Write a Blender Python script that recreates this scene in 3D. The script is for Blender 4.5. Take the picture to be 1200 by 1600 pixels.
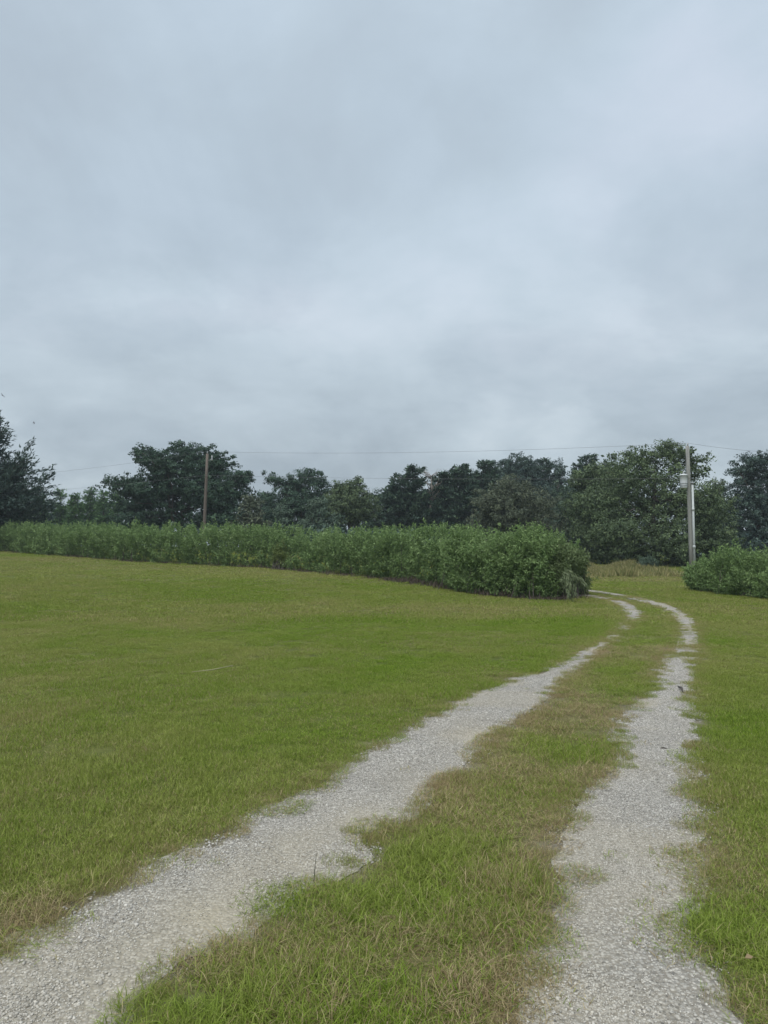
import bpy, math
import numpy as np
from mathutils import Vector

for o in list(bpy.data.objects):
    bpy.data.objects.remove(o)
S = bpy.context.scene
COL = S.collection
R = math.radians
rng = np.random.default_rng(7)

# ------------------------------------------------------------------ camera
EYE = 1.5
FPX = 1100.0                      # focal length in pixels of the 1200x1600 photograph
PITCH = math.atan(62 / FPX)
cam_d = bpy.data.cameras.new('camera')
cam_d.sensor_fit = 'VERTICAL'
cam_d.sensor_height = 24.0
cam_d.lens = 24.0 * FPX / 1600
cam_d.clip_start = 0.05
cam_d.clip_end = 3000
cam = bpy.data.objects.new('camera', cam_d)
COL.objects.link(cam)
cam.location = (0, 0, EYE)
cam.rotation_euler = (math.pi / 2 + PITCH, 0, 0)
S.camera = cam

# ------------------------------------------------------------------ sky, sun, exposure
SUN_EL, SUN_AZ = R(62), R(205)    # behind the cloud, high, a little behind the viewer
W = bpy.data.worlds.new('World')
S.world = W
W.use_nodes = True
nt = W.node_tree
nt.nodes.clear()
N, L = nt.nodes.new, nt.links.new


def math_node(tree, op, a=None, b=None, c=None):
    n = tree.nodes.new('ShaderNodeMath')
    n.operation = op
    for i, v in enumerate((a, b, c)):
        if v is None:
            continue
        if isinstance(v, (int, float)):
            n.inputs[i].default_value = v
        else:
            tree.links.new(v, n.inputs[i])
    return n.outputs[0]


def ramp_node(tree, fac, stops, interp='LINEAR'):
    n = tree.nodes.new('ShaderNodeValToRGB')
    cr = n.color_ramp
    cr.interpolation = interp
    while len(cr.elements) < len(stops):
        cr.elements.new(0.5)
    for e, (p, c) in zip(cr.elements, stops):
        e.position = p
        e.color = (*c, 1)
    tree.links.new(fac, n.inputs[0])
    return n.outputs[0]


def mix_node(tree, fac, a, b, blend='MIX'):
    n = tree.nodes.new('ShaderNodeMix')
    n.data_type = 'RGBA'
    n.blend_type = blend
    for s, v in ((n.inputs[0], fac), (n.inputs[6], a), (n.inputs[7], b)):
        if isinstance(v, (int, float)):
            s.default_value = v
        elif isinstance(v, tuple):
            s.default_value = (*v, 1)
        else:
            tree.links.new(v, s)
    return n.outputs[2]


def noise_node(tree, vec, scale, detail=4, rough=0.5, dist=0.0, out='Fac'):
    n = tree.nodes.new('ShaderNodeTexNoise')
    n.inputs['Scale'].default_value = scale
    n.inputs['Detail'].default_value = detail
    n.inputs['Roughness'].default_value = rough
    n.inputs['Distortion'].default_value = dist
    if vec is not None:
        tree.links.new(vec, n.inputs['Vector'])
    return n.outputs[out]


sky = N('ShaderNodeTexSky')
sky.sky_type = 'NISHITA'
sky.sun_disc = False
sky.sun_elevation = SUN_EL
sky.sun_rotation = SUN_AZ
skyc = mix_node(nt, 1.0, sky.outputs[0], (0.04, 0.04, 0.04), 'MULTIPLY')
tc = N('ShaderNodeTexCoord')
sep = N('ShaderNodeSeparateXYZ')
L(tc.outputs['Generated'], sep.inputs[0])
zz = math_node(nt, 'MAXIMUM', sep.outputs[2], 0.0)
den = math_node(nt, 'ADD', zz, 0.34)
comb = N('ShaderNodeCombineXYZ')
L(math_node(nt, 'DIVIDE', sep.outputs[0], den), comb.inputs[0])
L(math_node(nt, 'DIVIDE', sep.outputs[1], den), comb.inputs[1])
comb.inputs[2].default_value = 28.1
n1 = noise_node(nt, comb.outputs[0], 1.0, 5, 0.50, 0.35)      # broad cloud base
n2 = noise_node(nt, comb.outputs[0], 3.0, 7, 0.58, 0.3)       # soft billows
n3 = noise_node(nt, tc.outputs['Generated'], 2.2, 2, 0.5, 0.2)  # very broad thick / thin areas
f = math_node(nt, 'MULTIPLY', n1, 0.46)
f = math_node(nt, 'MULTIPLY_ADD', n2, 0.34, f)
f = math_node(nt, 'MULTIPLY_ADD', n3, 0.20, f)
cloud = ramp_node(nt, f, [(0.37, (0.368, 0.432, 0.505)), (0.46, (0.412, 0.490, 0.572)),
                          (0.54, (0.445, 0.528, 0.620)), (0.63, (0.515, 0.580, 0.680))], 'B_SPLINE')
low = ramp_node(nt, f, [(0.38, (0.322, 0.380, 0.435)), (0.46, (0.388, 0.455, 0.512)),
                        (0.53, (0.455, 0.527, 0.585)), (0.61, (0.545, 0.610, 0.660))], 'B_SPLINE')
n5 = noise_node(nt, comb.outputs[0], 1.25, 9, 0.58, 0.45)     # ragged undersides of the lower layer
lay = ramp_node(nt, n5, [(0.40, (0.87, 0.88, 0.895)), (0.48, (0.94, 0.945, 0.952)), (0.53, (1.02, 1.02, 1.018)), (0.62, (1.07, 1.065, 1.06))])
cloud = mix_node(nt, ramp_node(nt, zz, [(0.02, (0, 0, 0)), (0.42, (1, 1, 1))]), low, cloud)
cloud = mix_node(nt, 1.0, cloud, ramp_node(nt, zz, [(0.0, (0.5, 0.5, 0.5)), (1.0, (0.68, 0.68, 0.68))]), 'MULTIPLY')
cloud = mix_node(nt, 1.0, cloud, (0.905, 0.905, 0.885), 'MULTIPLY')
cloud = mix_node(nt, ramp_node(nt, zz, [(0.05, (1, 1, 1)), (0.75, (0.45, 0.45, 0.45))]), cloud, mix_node(nt, 1.0, cloud, lay, 'MULTIPLY'))
cloud = mix_node(nt, 0.06, cloud, skyc)
bg = N('ShaderNodeBackground')
L(cloud, bg.inputs[0])
bg.inputs[1].default_value = 1.0
wo = N('ShaderNodeOutputWorld')
L(bg.outputs[0], wo.inputs[0])

sun_d = bpy.data.lights.new('sun', 'SUN')
sun_d.energy = 1.5
sun_d.angle = R(70)
sun_d.color = (1.0, 0.97, 0.92)
sun = bpy.data.objects.new('sun', sun_d)
COL.objects.link(sun)
sdir = Vector((math.sin(SUN_AZ) * math.cos(SUN_EL), math.cos(SUN_AZ) * math.cos(SUN_EL), math.sin(SUN_EL)))
sun.rotation_euler = sdir.to_track_quat('Z', 'Y').to_euler()
sun.location = (0, 0, 60)

S.view_settings.view_transform = 'Standard'
S.view_settings.look = 'None'
S.view_settings.exposure = 1.3
S.view_settings.gamma = 1.0
S.view_settings.use_curve_mapping = False
S.render.engine = 'CYCLES'
S.cycles.max_bounces = 5
S.cycles.diffuse_bounces = 3
S.cycles.transmission_bounces = 3
S.cycles.volume_bounces = 0
S.cycles.use_denoising = True
S.cycles.denoiser = 'OPENIMAGEDENOISE'
S.cycles.denoising_input_passes = 'RGB_ALBEDO_NORMAL'
S.cycles.denoising_prefilter = 'ACCURATE'


# ------------------------------------------------------------------ small helpers
def vnoise(x, y, seed=0):
    """smooth value noise in -1..1, vectorised"""
    x = np.asarray(x, float)
    y = np.asarray(y, float)
    xi, yi = np.floor(x), np.floor(y)
    fx, fy = x - xi, y - yi
    fx, fy = fx * fx * (3 - 2 * fx), fy * fy * (3 - 2 * fy)

    def h(a, b):
        v = np.sin(a * 127.1 + b * 311.7 + seed * 74.7) * 43758.5453
        return v - np.floor(v)
    return 2 * ((h(xi, yi) * (1 - fx) + h(xi + 1, yi) * fx) * (1 - fy)
                + (h(xi, yi + 1) * (1 - fx) + h(xi + 1, yi + 1) * fx) * fy) - 1


def fbm(x, y, seed=0, oct=3):
    s, a, t = 0, 1.0, 0
    for k in range(oct):
        s = s + a * vnoise(x * 2 ** k, y * 2 ** k, seed + 11 * k)
        t += a
        a *= 0.5
    return s / t


def terrain(x, y):
    x = np.asarray(x, float)
    y = np.asarray(y, float)
    near = -0.008 * np.clip(y, -30, 200)
    plane = -0.78 - 0.0204 * x + 0.0282 * y
    k = 0.10
    m = np.maximum(near, plane)
    z = m + k * np.log(np.exp((near - m) / k) + np.exp((plane - m) / k)) - k * math.log(1 + math.exp(-0.78 / k))
    cap = 2.4
    z = np.where(z > cap - 0.8, cap - 0.8 * np.exp(-np.maximum(z - cap + 0.8, 0) / 0.8), z)
    fade = np.clip(1.4 - np.hypot(x, y) / 25, 0, 1)
    return z + 0.010 * fade * fbm(x * 0.9, y * 0.9, 3, 2)


CP, SP = math.cos(PITCH), math.sin(PITCH)


def ray(u, v):
    a, b = (u - 600) / FPX, (800 - v) / FPX
    return np.array([a, CP - SP * b, SP + CP * b])


TT = np.geomspace(1.0, 1500, 3000)


def ground_at(u, v, dz=0.0):
    d = ray(u, v)
    p = d[None] * TT[:, None]
    below = EYE + p[:, 2] < terrain(p[:, 0], p[:, 1]) + dz
    i = int(np.argmax(below)) if below.any() else len(TT) - 1
    lo, hi = TT[max(i - 1, 0)], TT[i]
    for k in range(14):
        m = .5 * (lo + hi)
        if EYE + d[2] * m < float(terrain(d[0] * m, d[1] * m)) + dz:
            hi = m
        else:
            lo = m
    p = d * hi
    return np.array([p[0], p[1], float(terrain(p[0], p[1]))])


def at_depth(u, v, Y):
    d = ray(u, v)
    p = d * (Y / d[1])
    return np.array([p[0], p[1], p[2] + EYE])


def tag(o, label=None, cat=None, group=None, kind=None):
    for k, v in (('label', label), ('category', cat), ('group', group), ('kind', kind)):
        if v:
            o[k] = v
    return o


def empty(name, loc=(0, 0, 0)):
    o = bpy.data.objects.new(name, None)
    o.location = loc
    o.empty_display_size = 0.3
    COL.objects.link(o)
    return o


def mesh_np(name, verts, faces, mat, parent=None, attrs=None, smooth=False, link=True):
    """verts (n,3); faces (m,k) one face size, or a list of such arrays; attrs: face floats"""
    verts = np.asarray(verts, np.float32)
    if not isinstance(faces, list):
        faces = [faces]
    faces = [np.asarray(f_, np.int32) for f_ in faces if len(f_)]
    me = bpy.data.meshes.new(name)
    me.vertices.add(len(verts))
    me.vertices.foreach_set('co', verts.ravel())
    sizes = np.concatenate([np.full(len(f_), f_.shape[1], np.int32) for f_ in faces])
    idx = np.concatenate([f_.ravel() for f_ in faces])
    me.loops.add(len(idx))
    me.loops.foreach_set('vertex_index', idx)
    me.polygons.add(len(sizes))
    me.polygons.foreach_set('loop_start', np.concatenate([[0], np.cumsum(sizes)[:-1]]).astype(np.int32))
    me.update(calc_edges=True)
    for k, v in (attrs or {}).items():
        v = np.asarray(v, np.float32)
        dom = 'FACE' if len(v) == len(sizes) else 'POINT'
        a = me.attributes.new(k, 'FLOAT', dom)
        a.data.foreach_set('value', v)
    if smooth:
        me.polygons.foreach_set('use_smooth', np.ones(len(sizes), bool))
    me.validate()
    if mat:
        me.materials.append(mat)
    o = bpy.data.objects.new(name, me)
    if link:
        COL.objects.link(o)
    if parent:
        o.parent = parent
    return o


class Geo:
    """collects tubes and shapes with quads"""
    def __init__(self):
        self.v, self.f, self.n = [], [], 0

    def add(self, v, f):
        self.v.append(np.asarray(v, float))
        self.f.append(np.asarray(f, int) + self.n)
        self.n += len(v)

    def tube(self, pts, rad, k=7, caps=True):
        pts = np.asarray(pts, float)
        rad = np.broadcast_to(np.asarray(rad, float), (len(pts),))
        t = np.gradient(pts, axis=0)
        t /= np.linalg.norm(t, axis=1)[:, None] + 1e-9
        up = np.array([0.0, 0.0, 1.0]) if abs(t[0][2]) < 0.9 else np.array([0.0, 1.0, 0.0])
        a = np.cross(t, up)
        a /= np.linalg.norm(a, axis=1)[:, None] + 1e-9
        b = np.cross(t, a)
        th = np.linspace(0, 2 * np.pi, k, endpoint=False)
        ring = (pts[:, None] + rad[:, None, None] * (np.cos(th)[None, :, None] * a[:, None] + np.sin(th)[None, :, None] * b[:, None]))
        n = len(pts)
        f_ = []
        for i in range(n - 1):
            for j in range(k):
                j2 = (j + 1) % k
                f_.append((i * k + j, i * k + j2, (i + 1) * k + j2, (i + 1) * k + j))
        v = ring.reshape(-1, 3)
        if caps:
            v = np.vstack([v, pts[:1], pts[-1:]])
            c0, c1 = n * k, n * k + 1
            for j in range(0, k):
                j2 = (j + 1) % k
                f_.append((c0, j2, j, j))
                f_.append((c1, (n - 1) * k + j, (n - 1) * k + j2, (n - 1) * k + j2))
        self.add(v, f_)

    def build(self, name, mat, parent=None, smooth=True):
        v, f_ = np.vstack(self.v), np.vstack(self.f)
        tri = f_[:, 2] == f_[:, 3]
        return mesh_np(name, v, [f_[~tri], f_[tri][:, :3]], mat, parent, smooth=smooth)


# ------------------------------------------------------------------ materials
def new_mat(name):
    m = bpy.data.materials.new(name)
    m.use_nodes = True
    t = m.node_tree
    t.nodes.clear()
    out = t.nodes.new('ShaderNodeOutputMaterial')
    return m, t, out


def attr(t, name, kind='GEOMETRY'):
    n = t.nodes.new('ShaderNodeAttribute')
    n.attribute_name = name
    n.attribute_type = kind
    return n.outputs['Fac']


def leaf_shader(t, out, colr, transl=0.25, rough=0.6, spec=0.25):
    p = t.nodes.new('ShaderNodeBsdfPrincipled')
    t.links.new(colr, p.inputs['Base Color'])
    p.inputs['Roughness'].default_value = rough
    p.inputs['Specular IOR Level'].default_value = spec
    tr = t.nodes.new('ShaderNodeBsdfTranslucent')
    t.links.new(colr, tr.inputs[0])
    mx = t.nodes.new('ShaderNodeMixShader')
    mx.inputs[0].default_value = transl
    t.links.new(p.outputs[0], mx.inputs[1])
    t.links.new(tr.outputs[0], mx.inputs[2])
    t.links.new(mx.outputs[0], out.inputs[0])


def leaf_mat(name, dark, mid, light, transl=0.25, rough=0.6, spec=0.2):
    m, t, out = new_mat(name)
    c = ramp_node(t, attr(t, 'tint'), [(0.0, dark), (0.5, mid), (1.0, light)])
    leaf_shader(t, out, c, transl, rough, spec)
    return m


def rough_mat(name, c1, c2, scale=6.0, stretch=(1, 1, 1), bump=0.3, rough=0.85, metal=0.0):
    m, t, out = new_mat(name)
    tc_ = t.nodes.new('ShaderNodeTexCoord')
    mp = t.nodes.new('ShaderNodeMapping')
    mp.inputs['Scale'].default_value = stretch
    t.links.new(tc_.outputs['Object'], mp.inputs[0])
    n = noise_node(t, mp.outputs[0], scale, 6, 0.6)
    c = ramp_node(t, n, [(0.3, c1), (0.7, c2)])
    p = t.nodes.new('ShaderNodeBsdfPrincipled')
    t.links.new(c, p.inputs['Base Color'])
    p.inputs['Roughness'].default_value = rough
    p.inputs['Metallic'].default_value = metal
    b = t.nodes.new('ShaderNodeBump')
    b.inputs['Strength'].default_value = bump
    b.inputs['Distance'].default_value = 0.02
    t.links.new(n, b.inputs['Height'])
    t.links.new(b.outputs[0], p.inputs['Normal'])
    t.links.new(p.outputs[0], out.inputs[0])
    return m


BARK = rough_mat('bark', (0.035, 0.03, 0.026), (0.10, 0.088, 0.075), 3.0, (4, 4, 0.8), 0.6)
DEADWOOD = rough_mat('dead_wood', (0.16, 0.14, 0.12), (0.30, 0.27, 0.24), 4.0, (4, 4, 0.8), 0.4)
POLE_BROWN = rough_mat('weathered_brown_pole', (0.060, 0.048, 0.040), (0.125, 0.102, 0.086), 5.0, (8, 8, 0.35), 0.4)
POLE_GREY = rough_mat('weathered_grey_pole', (0.135, 0.14, 0.13), (0.255, 0.26, 0.24), 5.0, (8, 8, 0.3), 0.4)
CONDUIT = rough_mat('grey_conduit', (0.34, 0.37, 0.37), (0.42, 0.45, 0.45), 2.0, (1, 1, 0.4), 0.05, 0.5)
CAN = rough_mat('transformer_grey_paint', (0.40, 0.425, 0.44), (0.48, 0.505, 0.52), 2.5, (1, 1, 0.4), 0.05, 0.45)
STEEL = rough_mat('galvanised_steel', (0.16, 0.17, 0.18), (0.26, 0.27, 0.28), 8.0, (1, 1, 1), 0.1, 0.5, 0.6)
WIRE = rough_mat('dark_wire', (0.10, 0.105, 0.11), (0.15, 0.155, 0.16), 4.0, (1, 1, 1), 0.0, 0.6)
PORCELAIN = rough_mat('insulator_porcelain', (0.25, 0.26, 0.27), (0.32, 0.33, 0.34), 8.0, (1, 1, 1), 0.0, 0.3)
STALK = rough_mat('green_stalk', (0.05, 0.07, 0.03), (0.09, 0.11, 0.05), 6)
BIRD = rough_mat('dark_feathers', (0.02, 0.02, 0.022), (0.045, 0.043, 0.042), 20, (1, 1, 1), 0.1)


def ground_material():
    m, t, out = new_mat('lawn_soil_and_thatch')
    g = t.nodes.new('ShaderNodeNewGeometry')
    pos = g.outputs['Position']
    n1_ = noise_node(t, pos, 0.35, 5, 0.6)
    n2_ = noise_node(t, pos, 5.0, 5, 0.65)
    n3_ = noise_node(t, pos, 55.0, 3, 0.6)
    grn = ramp_node(t, n2_, [(0.3, (0.070, 0.092, 0.020)), (0.55, (0.110, 0.135, 0.028)), (0.75, (0.145, 0.152, 0.044))])
    dry = ramp_node(t, n2_, [(0.3, (0.115, 0.098, 0.050)), (0.7, (0.215, 0.180, 0.098))])
    d = attr(t, 'dry')
    d = math_node(t, 'MULTIPLY_ADD', math_node(t, 'SUBTRACT', n1_, 0.5), 0.5, d)
    cm = t.nodes.new('ShaderNodeClamp')
    t.links.new(d, cm.inputs[0])
    c = mix_node(t, cm.outputs[0], grn, dry)
    c = mix_node(t, math_node(t, 'MULTIPLY', n3_, 0.45), c, (0.035, 0.040, 0.016))
    c = mix_node(t, attr(t, 'soil'), c, ramp_node(t, n3_, [(0.3, (0.135, 0.118, 0.088)), (0.7, (0.25, 0.232, 0.19))]))
    p = t.nodes.new('ShaderNodeBsdfPrincipled')
    t.links.new(c, p.inputs['Base Color'])
    p.inputs['Roughness'].default_value = 0.95
    p.inputs['Specular IOR Level'].default_value = 0.1
    b = t.nodes.new('ShaderNodeBump')
    b.inputs['Strength'].default_value = 0.7
    b.inputs['Distance'].default_value = 0.03
    t.links.new(n3_, b.inputs['Height'])
    t.links.new(b.outputs[0], p.inputs['Normal'])
    t.links.new(p.outputs[0], out.inputs[0])
    return m


def gravel_material():
    m, t, out = new_mat('packed_limestone_gravel')
    g = t.nodes.new('ShaderNodeNewGeometry')
    pos = g.outputs['Position']
    v = t.nodes.new('ShaderNodeTexVoronoi')
    v.inputs['Scale'].default_value = 75
    v.inputs['Randomness'].default_value = 1.0
    t.links.new(pos, v.inputs['Vector'])
    sepc = t.nodes.new('ShaderNodeSeparateColor')
    t.links.new(v.outputs['Color'], sepc.inputs[0])
    st = ramp_node(t, sepc.outputs[0], [(0.0, (0.10, 0.10, 0.098)), (0.35, (0.22, 0.218, 0.21)), (0.7, (0.335, 0.328, 0.308)), (1.0, (0.46, 0.447, 0.415))])
    st = mix_node(t, ramp_node(t, v.outputs['Distance'], [(0.35, (0, 0, 0)), (0.75, (1, 1, 1))]), st, (0.16, 0.15, 0.135))
    nd = noise_node(t, pos, 1.1, 5, 0.6)
    dust = ramp_node(t, noise_node(t, pos, 40, 4, 0.7), [(0.3, (0.25, 0.222, 0.16)), (0.7, (0.385, 0.350, 0.265))])
    c = mix_node(t, math_node(t, 'MULTIPLY', math_node(t, 'MULTIPLY_ADD', nd, 0.6, attr(t, 'sandy')), 0.62), st, dust)
    p = t.nodes.new('ShaderNodeBsdfPrincipled')
    t.links.new(c, p.inputs['Base Color'])
    p.inputs['Roughness'].default_value = 0.95
    p.inputs['Specular IOR Level'].default_value = 0.15
    b = t.nodes.new('ShaderNodeBump')
    b.invert = True
    b.inputs['Strength'].default_value = 0.8
    b.inputs['Distance'].default_value = 0.008
    t.links.new(v.outputs['Distance'], b.inputs['Height'])
    t.links.new(b.outputs[0], p.inputs['Normal'])
    t.links.new(p.outputs[0], out.inputs[0])
    return m


def stone_material():
    m, t, out = new_mat('crushed_limestone')
    r = attr(t, 'tint')
    c = ramp_node(t, r, [(0.0, (0.10, 0.10, 0.098)), (0.25, (0.22, 0.218, 0.21)), (0.6, (0.335, 0.328, 0.308)), (1.0, (0.50, 0.487, 0.455))])
    d = attr(t, 'dusty', 'INSTANCER')
    c = mix_node(t, math_node(t, 'MULTIPLY', d, 0.75), c, (0.36, 0.325, 0.25))
    p = t.nodes.new('ShaderNodeBsdfPrincipled')
    t.links.new(c, p.inputs['Base Color'])
    p.inputs['Roughness'].default_value = 0.9
    p.inputs['Specular IOR Level'].default_value = 0.2
    t.links.new(p.outputs[0], out.inputs[0])
    return m


def grass_material():
    m, t, out = new_mat('grass_blades')
    r = attr(t, 'rnd')
    r2 = attr(t, 'rnd2')
    dry = attr(t, 'dry', 'INSTANCER')
    hue = attr(t, 'hue', 'INSTANCER')
    k = math_node(t, 'MULTIPLY_ADD', math_node(t, 'SUBTRACT', dry, r), 6.0, 0.5)
    cm = t.nodes.new('ShaderNodeClamp')
    t.links.new(k, cm.inputs[0])
    green_a = ramp_node(t, r2, [(0.0, (0.076, 0.134, 0.012)), (0.5, (0.134, 0.220, 0.018)), (1.0, (0.220, 0.312, 0.042))])
    green_b = ramp_node(t, r2, [(0.0, (0.135, 0.165, 0.032)), (0.5, (0.212, 0.246, 0.055)), (1.0, (0.320, 0.342, 0.115))])
    grn = mix_node(t, hue, green_a, green_b)
    straw = ramp_node(t, r2, [(0.0, (0.160, 0.115, 0.062)), (0.45, (0.285, 0.230, 0.118)), (1.0, (0.42, 0.355, 0.21))])
    c = mix_node(t, cm.outputs[0], grn, straw)
    leaf_shader(t, out, c, 0.28, 0.65, 0.10)
    return m


M_GROUND, M_GRAVEL, M_STONE, M_GRASS = ground_material(), gravel_material(), stone_material(), grass_material()

# ------------------------------------------------------------------ the two gravel ruts (edges on the ground, metres)
RUT_EDGES_PX = [
    ([(-150, 1585), (-60, 1530), (0, 1488), (60, 1455), (110, 1435), (200, 1385), (275, 1337), (350, 1325), (380, 1285), (420, 1262), (500, 1230),
      (535, 1200), (590, 1175), (650, 1135), (690, 1110), (740, 1085), (785, 1073), (800, 1058), (850, 1054), (870, 1040), (905, 1020), (938, 1003), (962, 985),
      (978, 970), (978, 960), (972, 950), (960, 943), (938, 936.5), (915, 932.5), (890, 929.5)],
     [(-20, 1720), (120, 1660), (190, 1600), (205, 1565), (255, 1512), (305, 1497), (380, 1480), (395, 1455), (420, 1430), (470, 1392), (520, 1375), (578, 1343), (562, 1305), (620, 1290),
      (655, 1265), (680, 1225), (720, 1200), (750, 1170), (770, 1150), (800, 1130), (830, 1110), (855, 1095), (868, 1072), (882, 1060), (922, 1033), (955, 1003), (985, 982),
      (1002, 967), (1002, 956), (990, 947), (975, 940), (955, 934.5), (930, 931), (890, 927.5)]),
    ([(770, 1720), (795, 1650), (820, 1600), (835, 1560), (832, 1500), (835, 1470), (855, 1445), (880, 1400), (890, 1375), (866, 1350), (880, 1320), (885, 1290), (905, 1255), (918, 1235),
      (970, 1200), (966, 1165), (962, 1140), (985, 1110), (1015, 1085), (1027, 1075), (1026, 1056), (1038, 1047), (1036, 1030), (1055, 1015), (1060, 1003), (1065, 990), (1060, 973),
      (1045, 957), (1020, 946), (990, 938), (968, 932), (940, 927), (905, 923.5), (880, 922)],
     [(1215, 1720), (1170, 1650), (1145, 1600), (1122, 1560), (1097, 1530), (1085, 1500), (1078, 1450), (1085, 1405), (1102, 1380), (1090, 1345), (1080, 1330), (1095, 1300), (1090, 1260), (1086, 1220),
      (1083, 1180), (1081, 1150), (1085, 1110), (1083, 1075), (1088, 1045), (1090, 1028), (1091, 1000), (1089, 985), (1083, 967), (1062, 954), (1040, 944), (1010, 937), (990, 934),
      (968, 929), (940, 924.5), (905, 921), (880, 919.5)])]


def dense(p, n):
    p = np.asarray(p)
    s = np.concatenate([[0], np.cumsum(np.linalg.norm(np.diff(p, axis=0), axis=1))])
    q = np.linspace(0, 1, n) ** 1.3 * s[-1]
    return np.stack([np.interp(q, s, p[:, i]) for i in range(p.shape[1])], 1)


RUTS = []
for le, ri in RUT_EDGES_PX:
    a = np.array([ground_at(*p)[:2] for p in le])
    b = np.array([ground_at(*p)[:2] for p in ri])
    RUTS.append((a, b))


def seg_dist(px, py, poly):
    """distance to a closed polygon's edge, and inside flag"""
    d = np.full(px.shape, 1e9)
    ins = np.zeros(px.shape, bool)
    n = len(poly)
    for i in range(n):
        ax, ay = poly[i]
        bx, by = poly[(i + 1) % n]
        ex, ey = bx - ax, by - ay
        t_ = np.clip(((px - ax) * ex + (py - ay) * ey) / (ex * ex + ey * ey + 1e-12), 0, 1)
        d = np.minimum(d, np.hypot(px - ax - t_ * ex, py - ay - t_ * ey))
        c = (ay > py) != (by > py)
        with np.errstate(divide='ignore', invalid='ignore'):
            xin = ex * (py - ay) / (ey if abs(ey) > 1e-12 else 1e-12) + ax
        ins ^= c & (px < xin)
    return d, ins


POLY = [np.vstack([a, b[::-1]]) for a, b in RUTS]
STRIP = np.vstack([RUTS[0][1], RUTS[1][0][::-1]])


def rut_sd(x, y):
    """signed distance to the gravel: negative inside"""
    s = np.full(np.shape(x), 1e9)
    for p in POLY:
        d, i = seg_dist(x, y, p)
        s = np.minimum(s, np.where(i, -d, d))
    return s


def in_strip(x, y):
    return seg_dist(x, y, STRIP)[1]


def blobs(x, y, lst):
    s = np.zeros(np.shape(x))
    for u, v, rx, ry, amt in lst:
        g = BLOB_POS[(u, v)]
        s = np.maximum(s, amt * np.exp(-(((x - g[0]) / rx) ** 2 + ((y - g[1]) / ry) ** 2)))
    return s


DRY_SPOTS = [(500, 1480, .32, .30, .80), (430, 1530, .3, .25, .7), (740, 1470, .35, .3, .55), (760, 1560, .35, .3, .75), (690, 1590, .3, .2, .7), (620, 1500, .25, .2, .45),
             (690, 1260, .5, .7, .68), (800, 1210, .5, .8, .66), (760, 1300, .35, .5, .60), (880, 1150, .5, .8, .55), (920, 1110, .4, .6, .6), (590, 1310, .2, .3, .75),
             (60, 1425, .35, .25, .85), (0, 1450, .3, .2, .9), (200, 1385, .22, .15, .75), (300, 1330, .22, .2, .6), (420, 1255, .2, .2, .55), (500, 1225, .2, .2, .5),
             (1115, 1340, .22, .4, .75), (1130, 1400, .2, .3, .45), (1060, 1525, .10, .06, 1.0), (1062, 1480, .08, .06, .9), (1140, 1570, .25, .2, .7), (1180, 1590, .3, .2, .6),
             (760, 955, 4.5, 2.2, .42), (640, 960, 4, 1.6, .3), (560, 905, 5, 2.0, .32), (200, 885, 9, 3.5, .45), (420, 895, 6, 2.5, .35), (60, 875, 9, 4, .5), (900, 960, 2.0, 2.2, .35),
             (1100, 980, 1.5, 3, .3), (1150, 950, 3, 3, .35), (980, 905, 6, 3, .6), (1010, 897, 9, 4, .75), (780, 1060, .5, .9, .5), (260, 965, 4, 2.5, .18), (1120, 1230, .25, .6, .4)]
TALL_SPOTS = [(560, 1410, .30, .30, 1.0), (470, 1420, .2, .2, .9), (640, 1365, .32, .3, .9), (700, 1340, .3, .35, .8), (820, 1390, .25, .25, .7), (270, 1575, .3, .25, .9),
              (600, 1560, .25, .2, .5), (1160, 1460, .25, .3, .9), (1130, 1500, .2, .2, .8), (990, 1090, .4, .7, .4), (60, 1430, .3, .2, .6), (700, 1440, .25, .2, .6), (420, 1570, .3, .2, .7)]
GREEN_SPOTS = [(590, 1400, .45, .30, .8), (660, 1350, .38, .32, .8), (470, 1425, .25, .2, .7), (280, 1580, .40, .22, .8), (1000, 1070, .6, 1.3, .7), (600, 1590, .15, .2, .6), (870, 1170, .3, .4, .4), (1180, 1100, 1, 3, .3), (560, 1480, .12, .2, .5), (840, 1390, .2, .15, .5), (1150, 1460, .25, .25, .5)]
OVERGROWN = [(1065, 1024, .5, .30, .85), (1060, 1011, .5, .40, .8), (985, 975, .7, 1.0, .7), (968, 990, .5, .7, .8), (945, 1002, .3, .4, .7), (1085, 1035, .15, .3, .6), (975, 933.5, 1.4, .6, .7), (960, 938, .6, .5, .8), (925, 928, 1.8, .5, .6), (1010, 938, 1.2, .5, .35), (1085, 985, .3, .8, .35)]
SANDY = [(320, 1430, .3, .3, 1.0), (250, 1480, .3, .2, 1.0), (380, 1400, .28, .35, .9), (200, 1560, .3, .2, .9), (130, 1590, .3, .2, .8), (470, 1340, .25, .4, .75), (560, 1280, .25, .4, .6), (640, 1230, .25, .5, .5), (740, 1150, .25, .6, .7),
         (870, 1480, .2, .2, .6), (850, 1560, .2, .2, .8), (930, 1420, .2, .2, .5), (960, 1590, .2, .2, .5), (900, 1270, .15, .3, .4), (960, 1190, .2, .4, .5)]
BLOB_POS = {}
for lst in (DRY_SPOTS, TALL_SPOTS, GREEN_SPOTS, OVERGROWN, SANDY):
    for b_ in lst:
        BLOB_POS[(b_[0], b_[1])] = ground_at(b_[0], b_[1])


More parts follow.
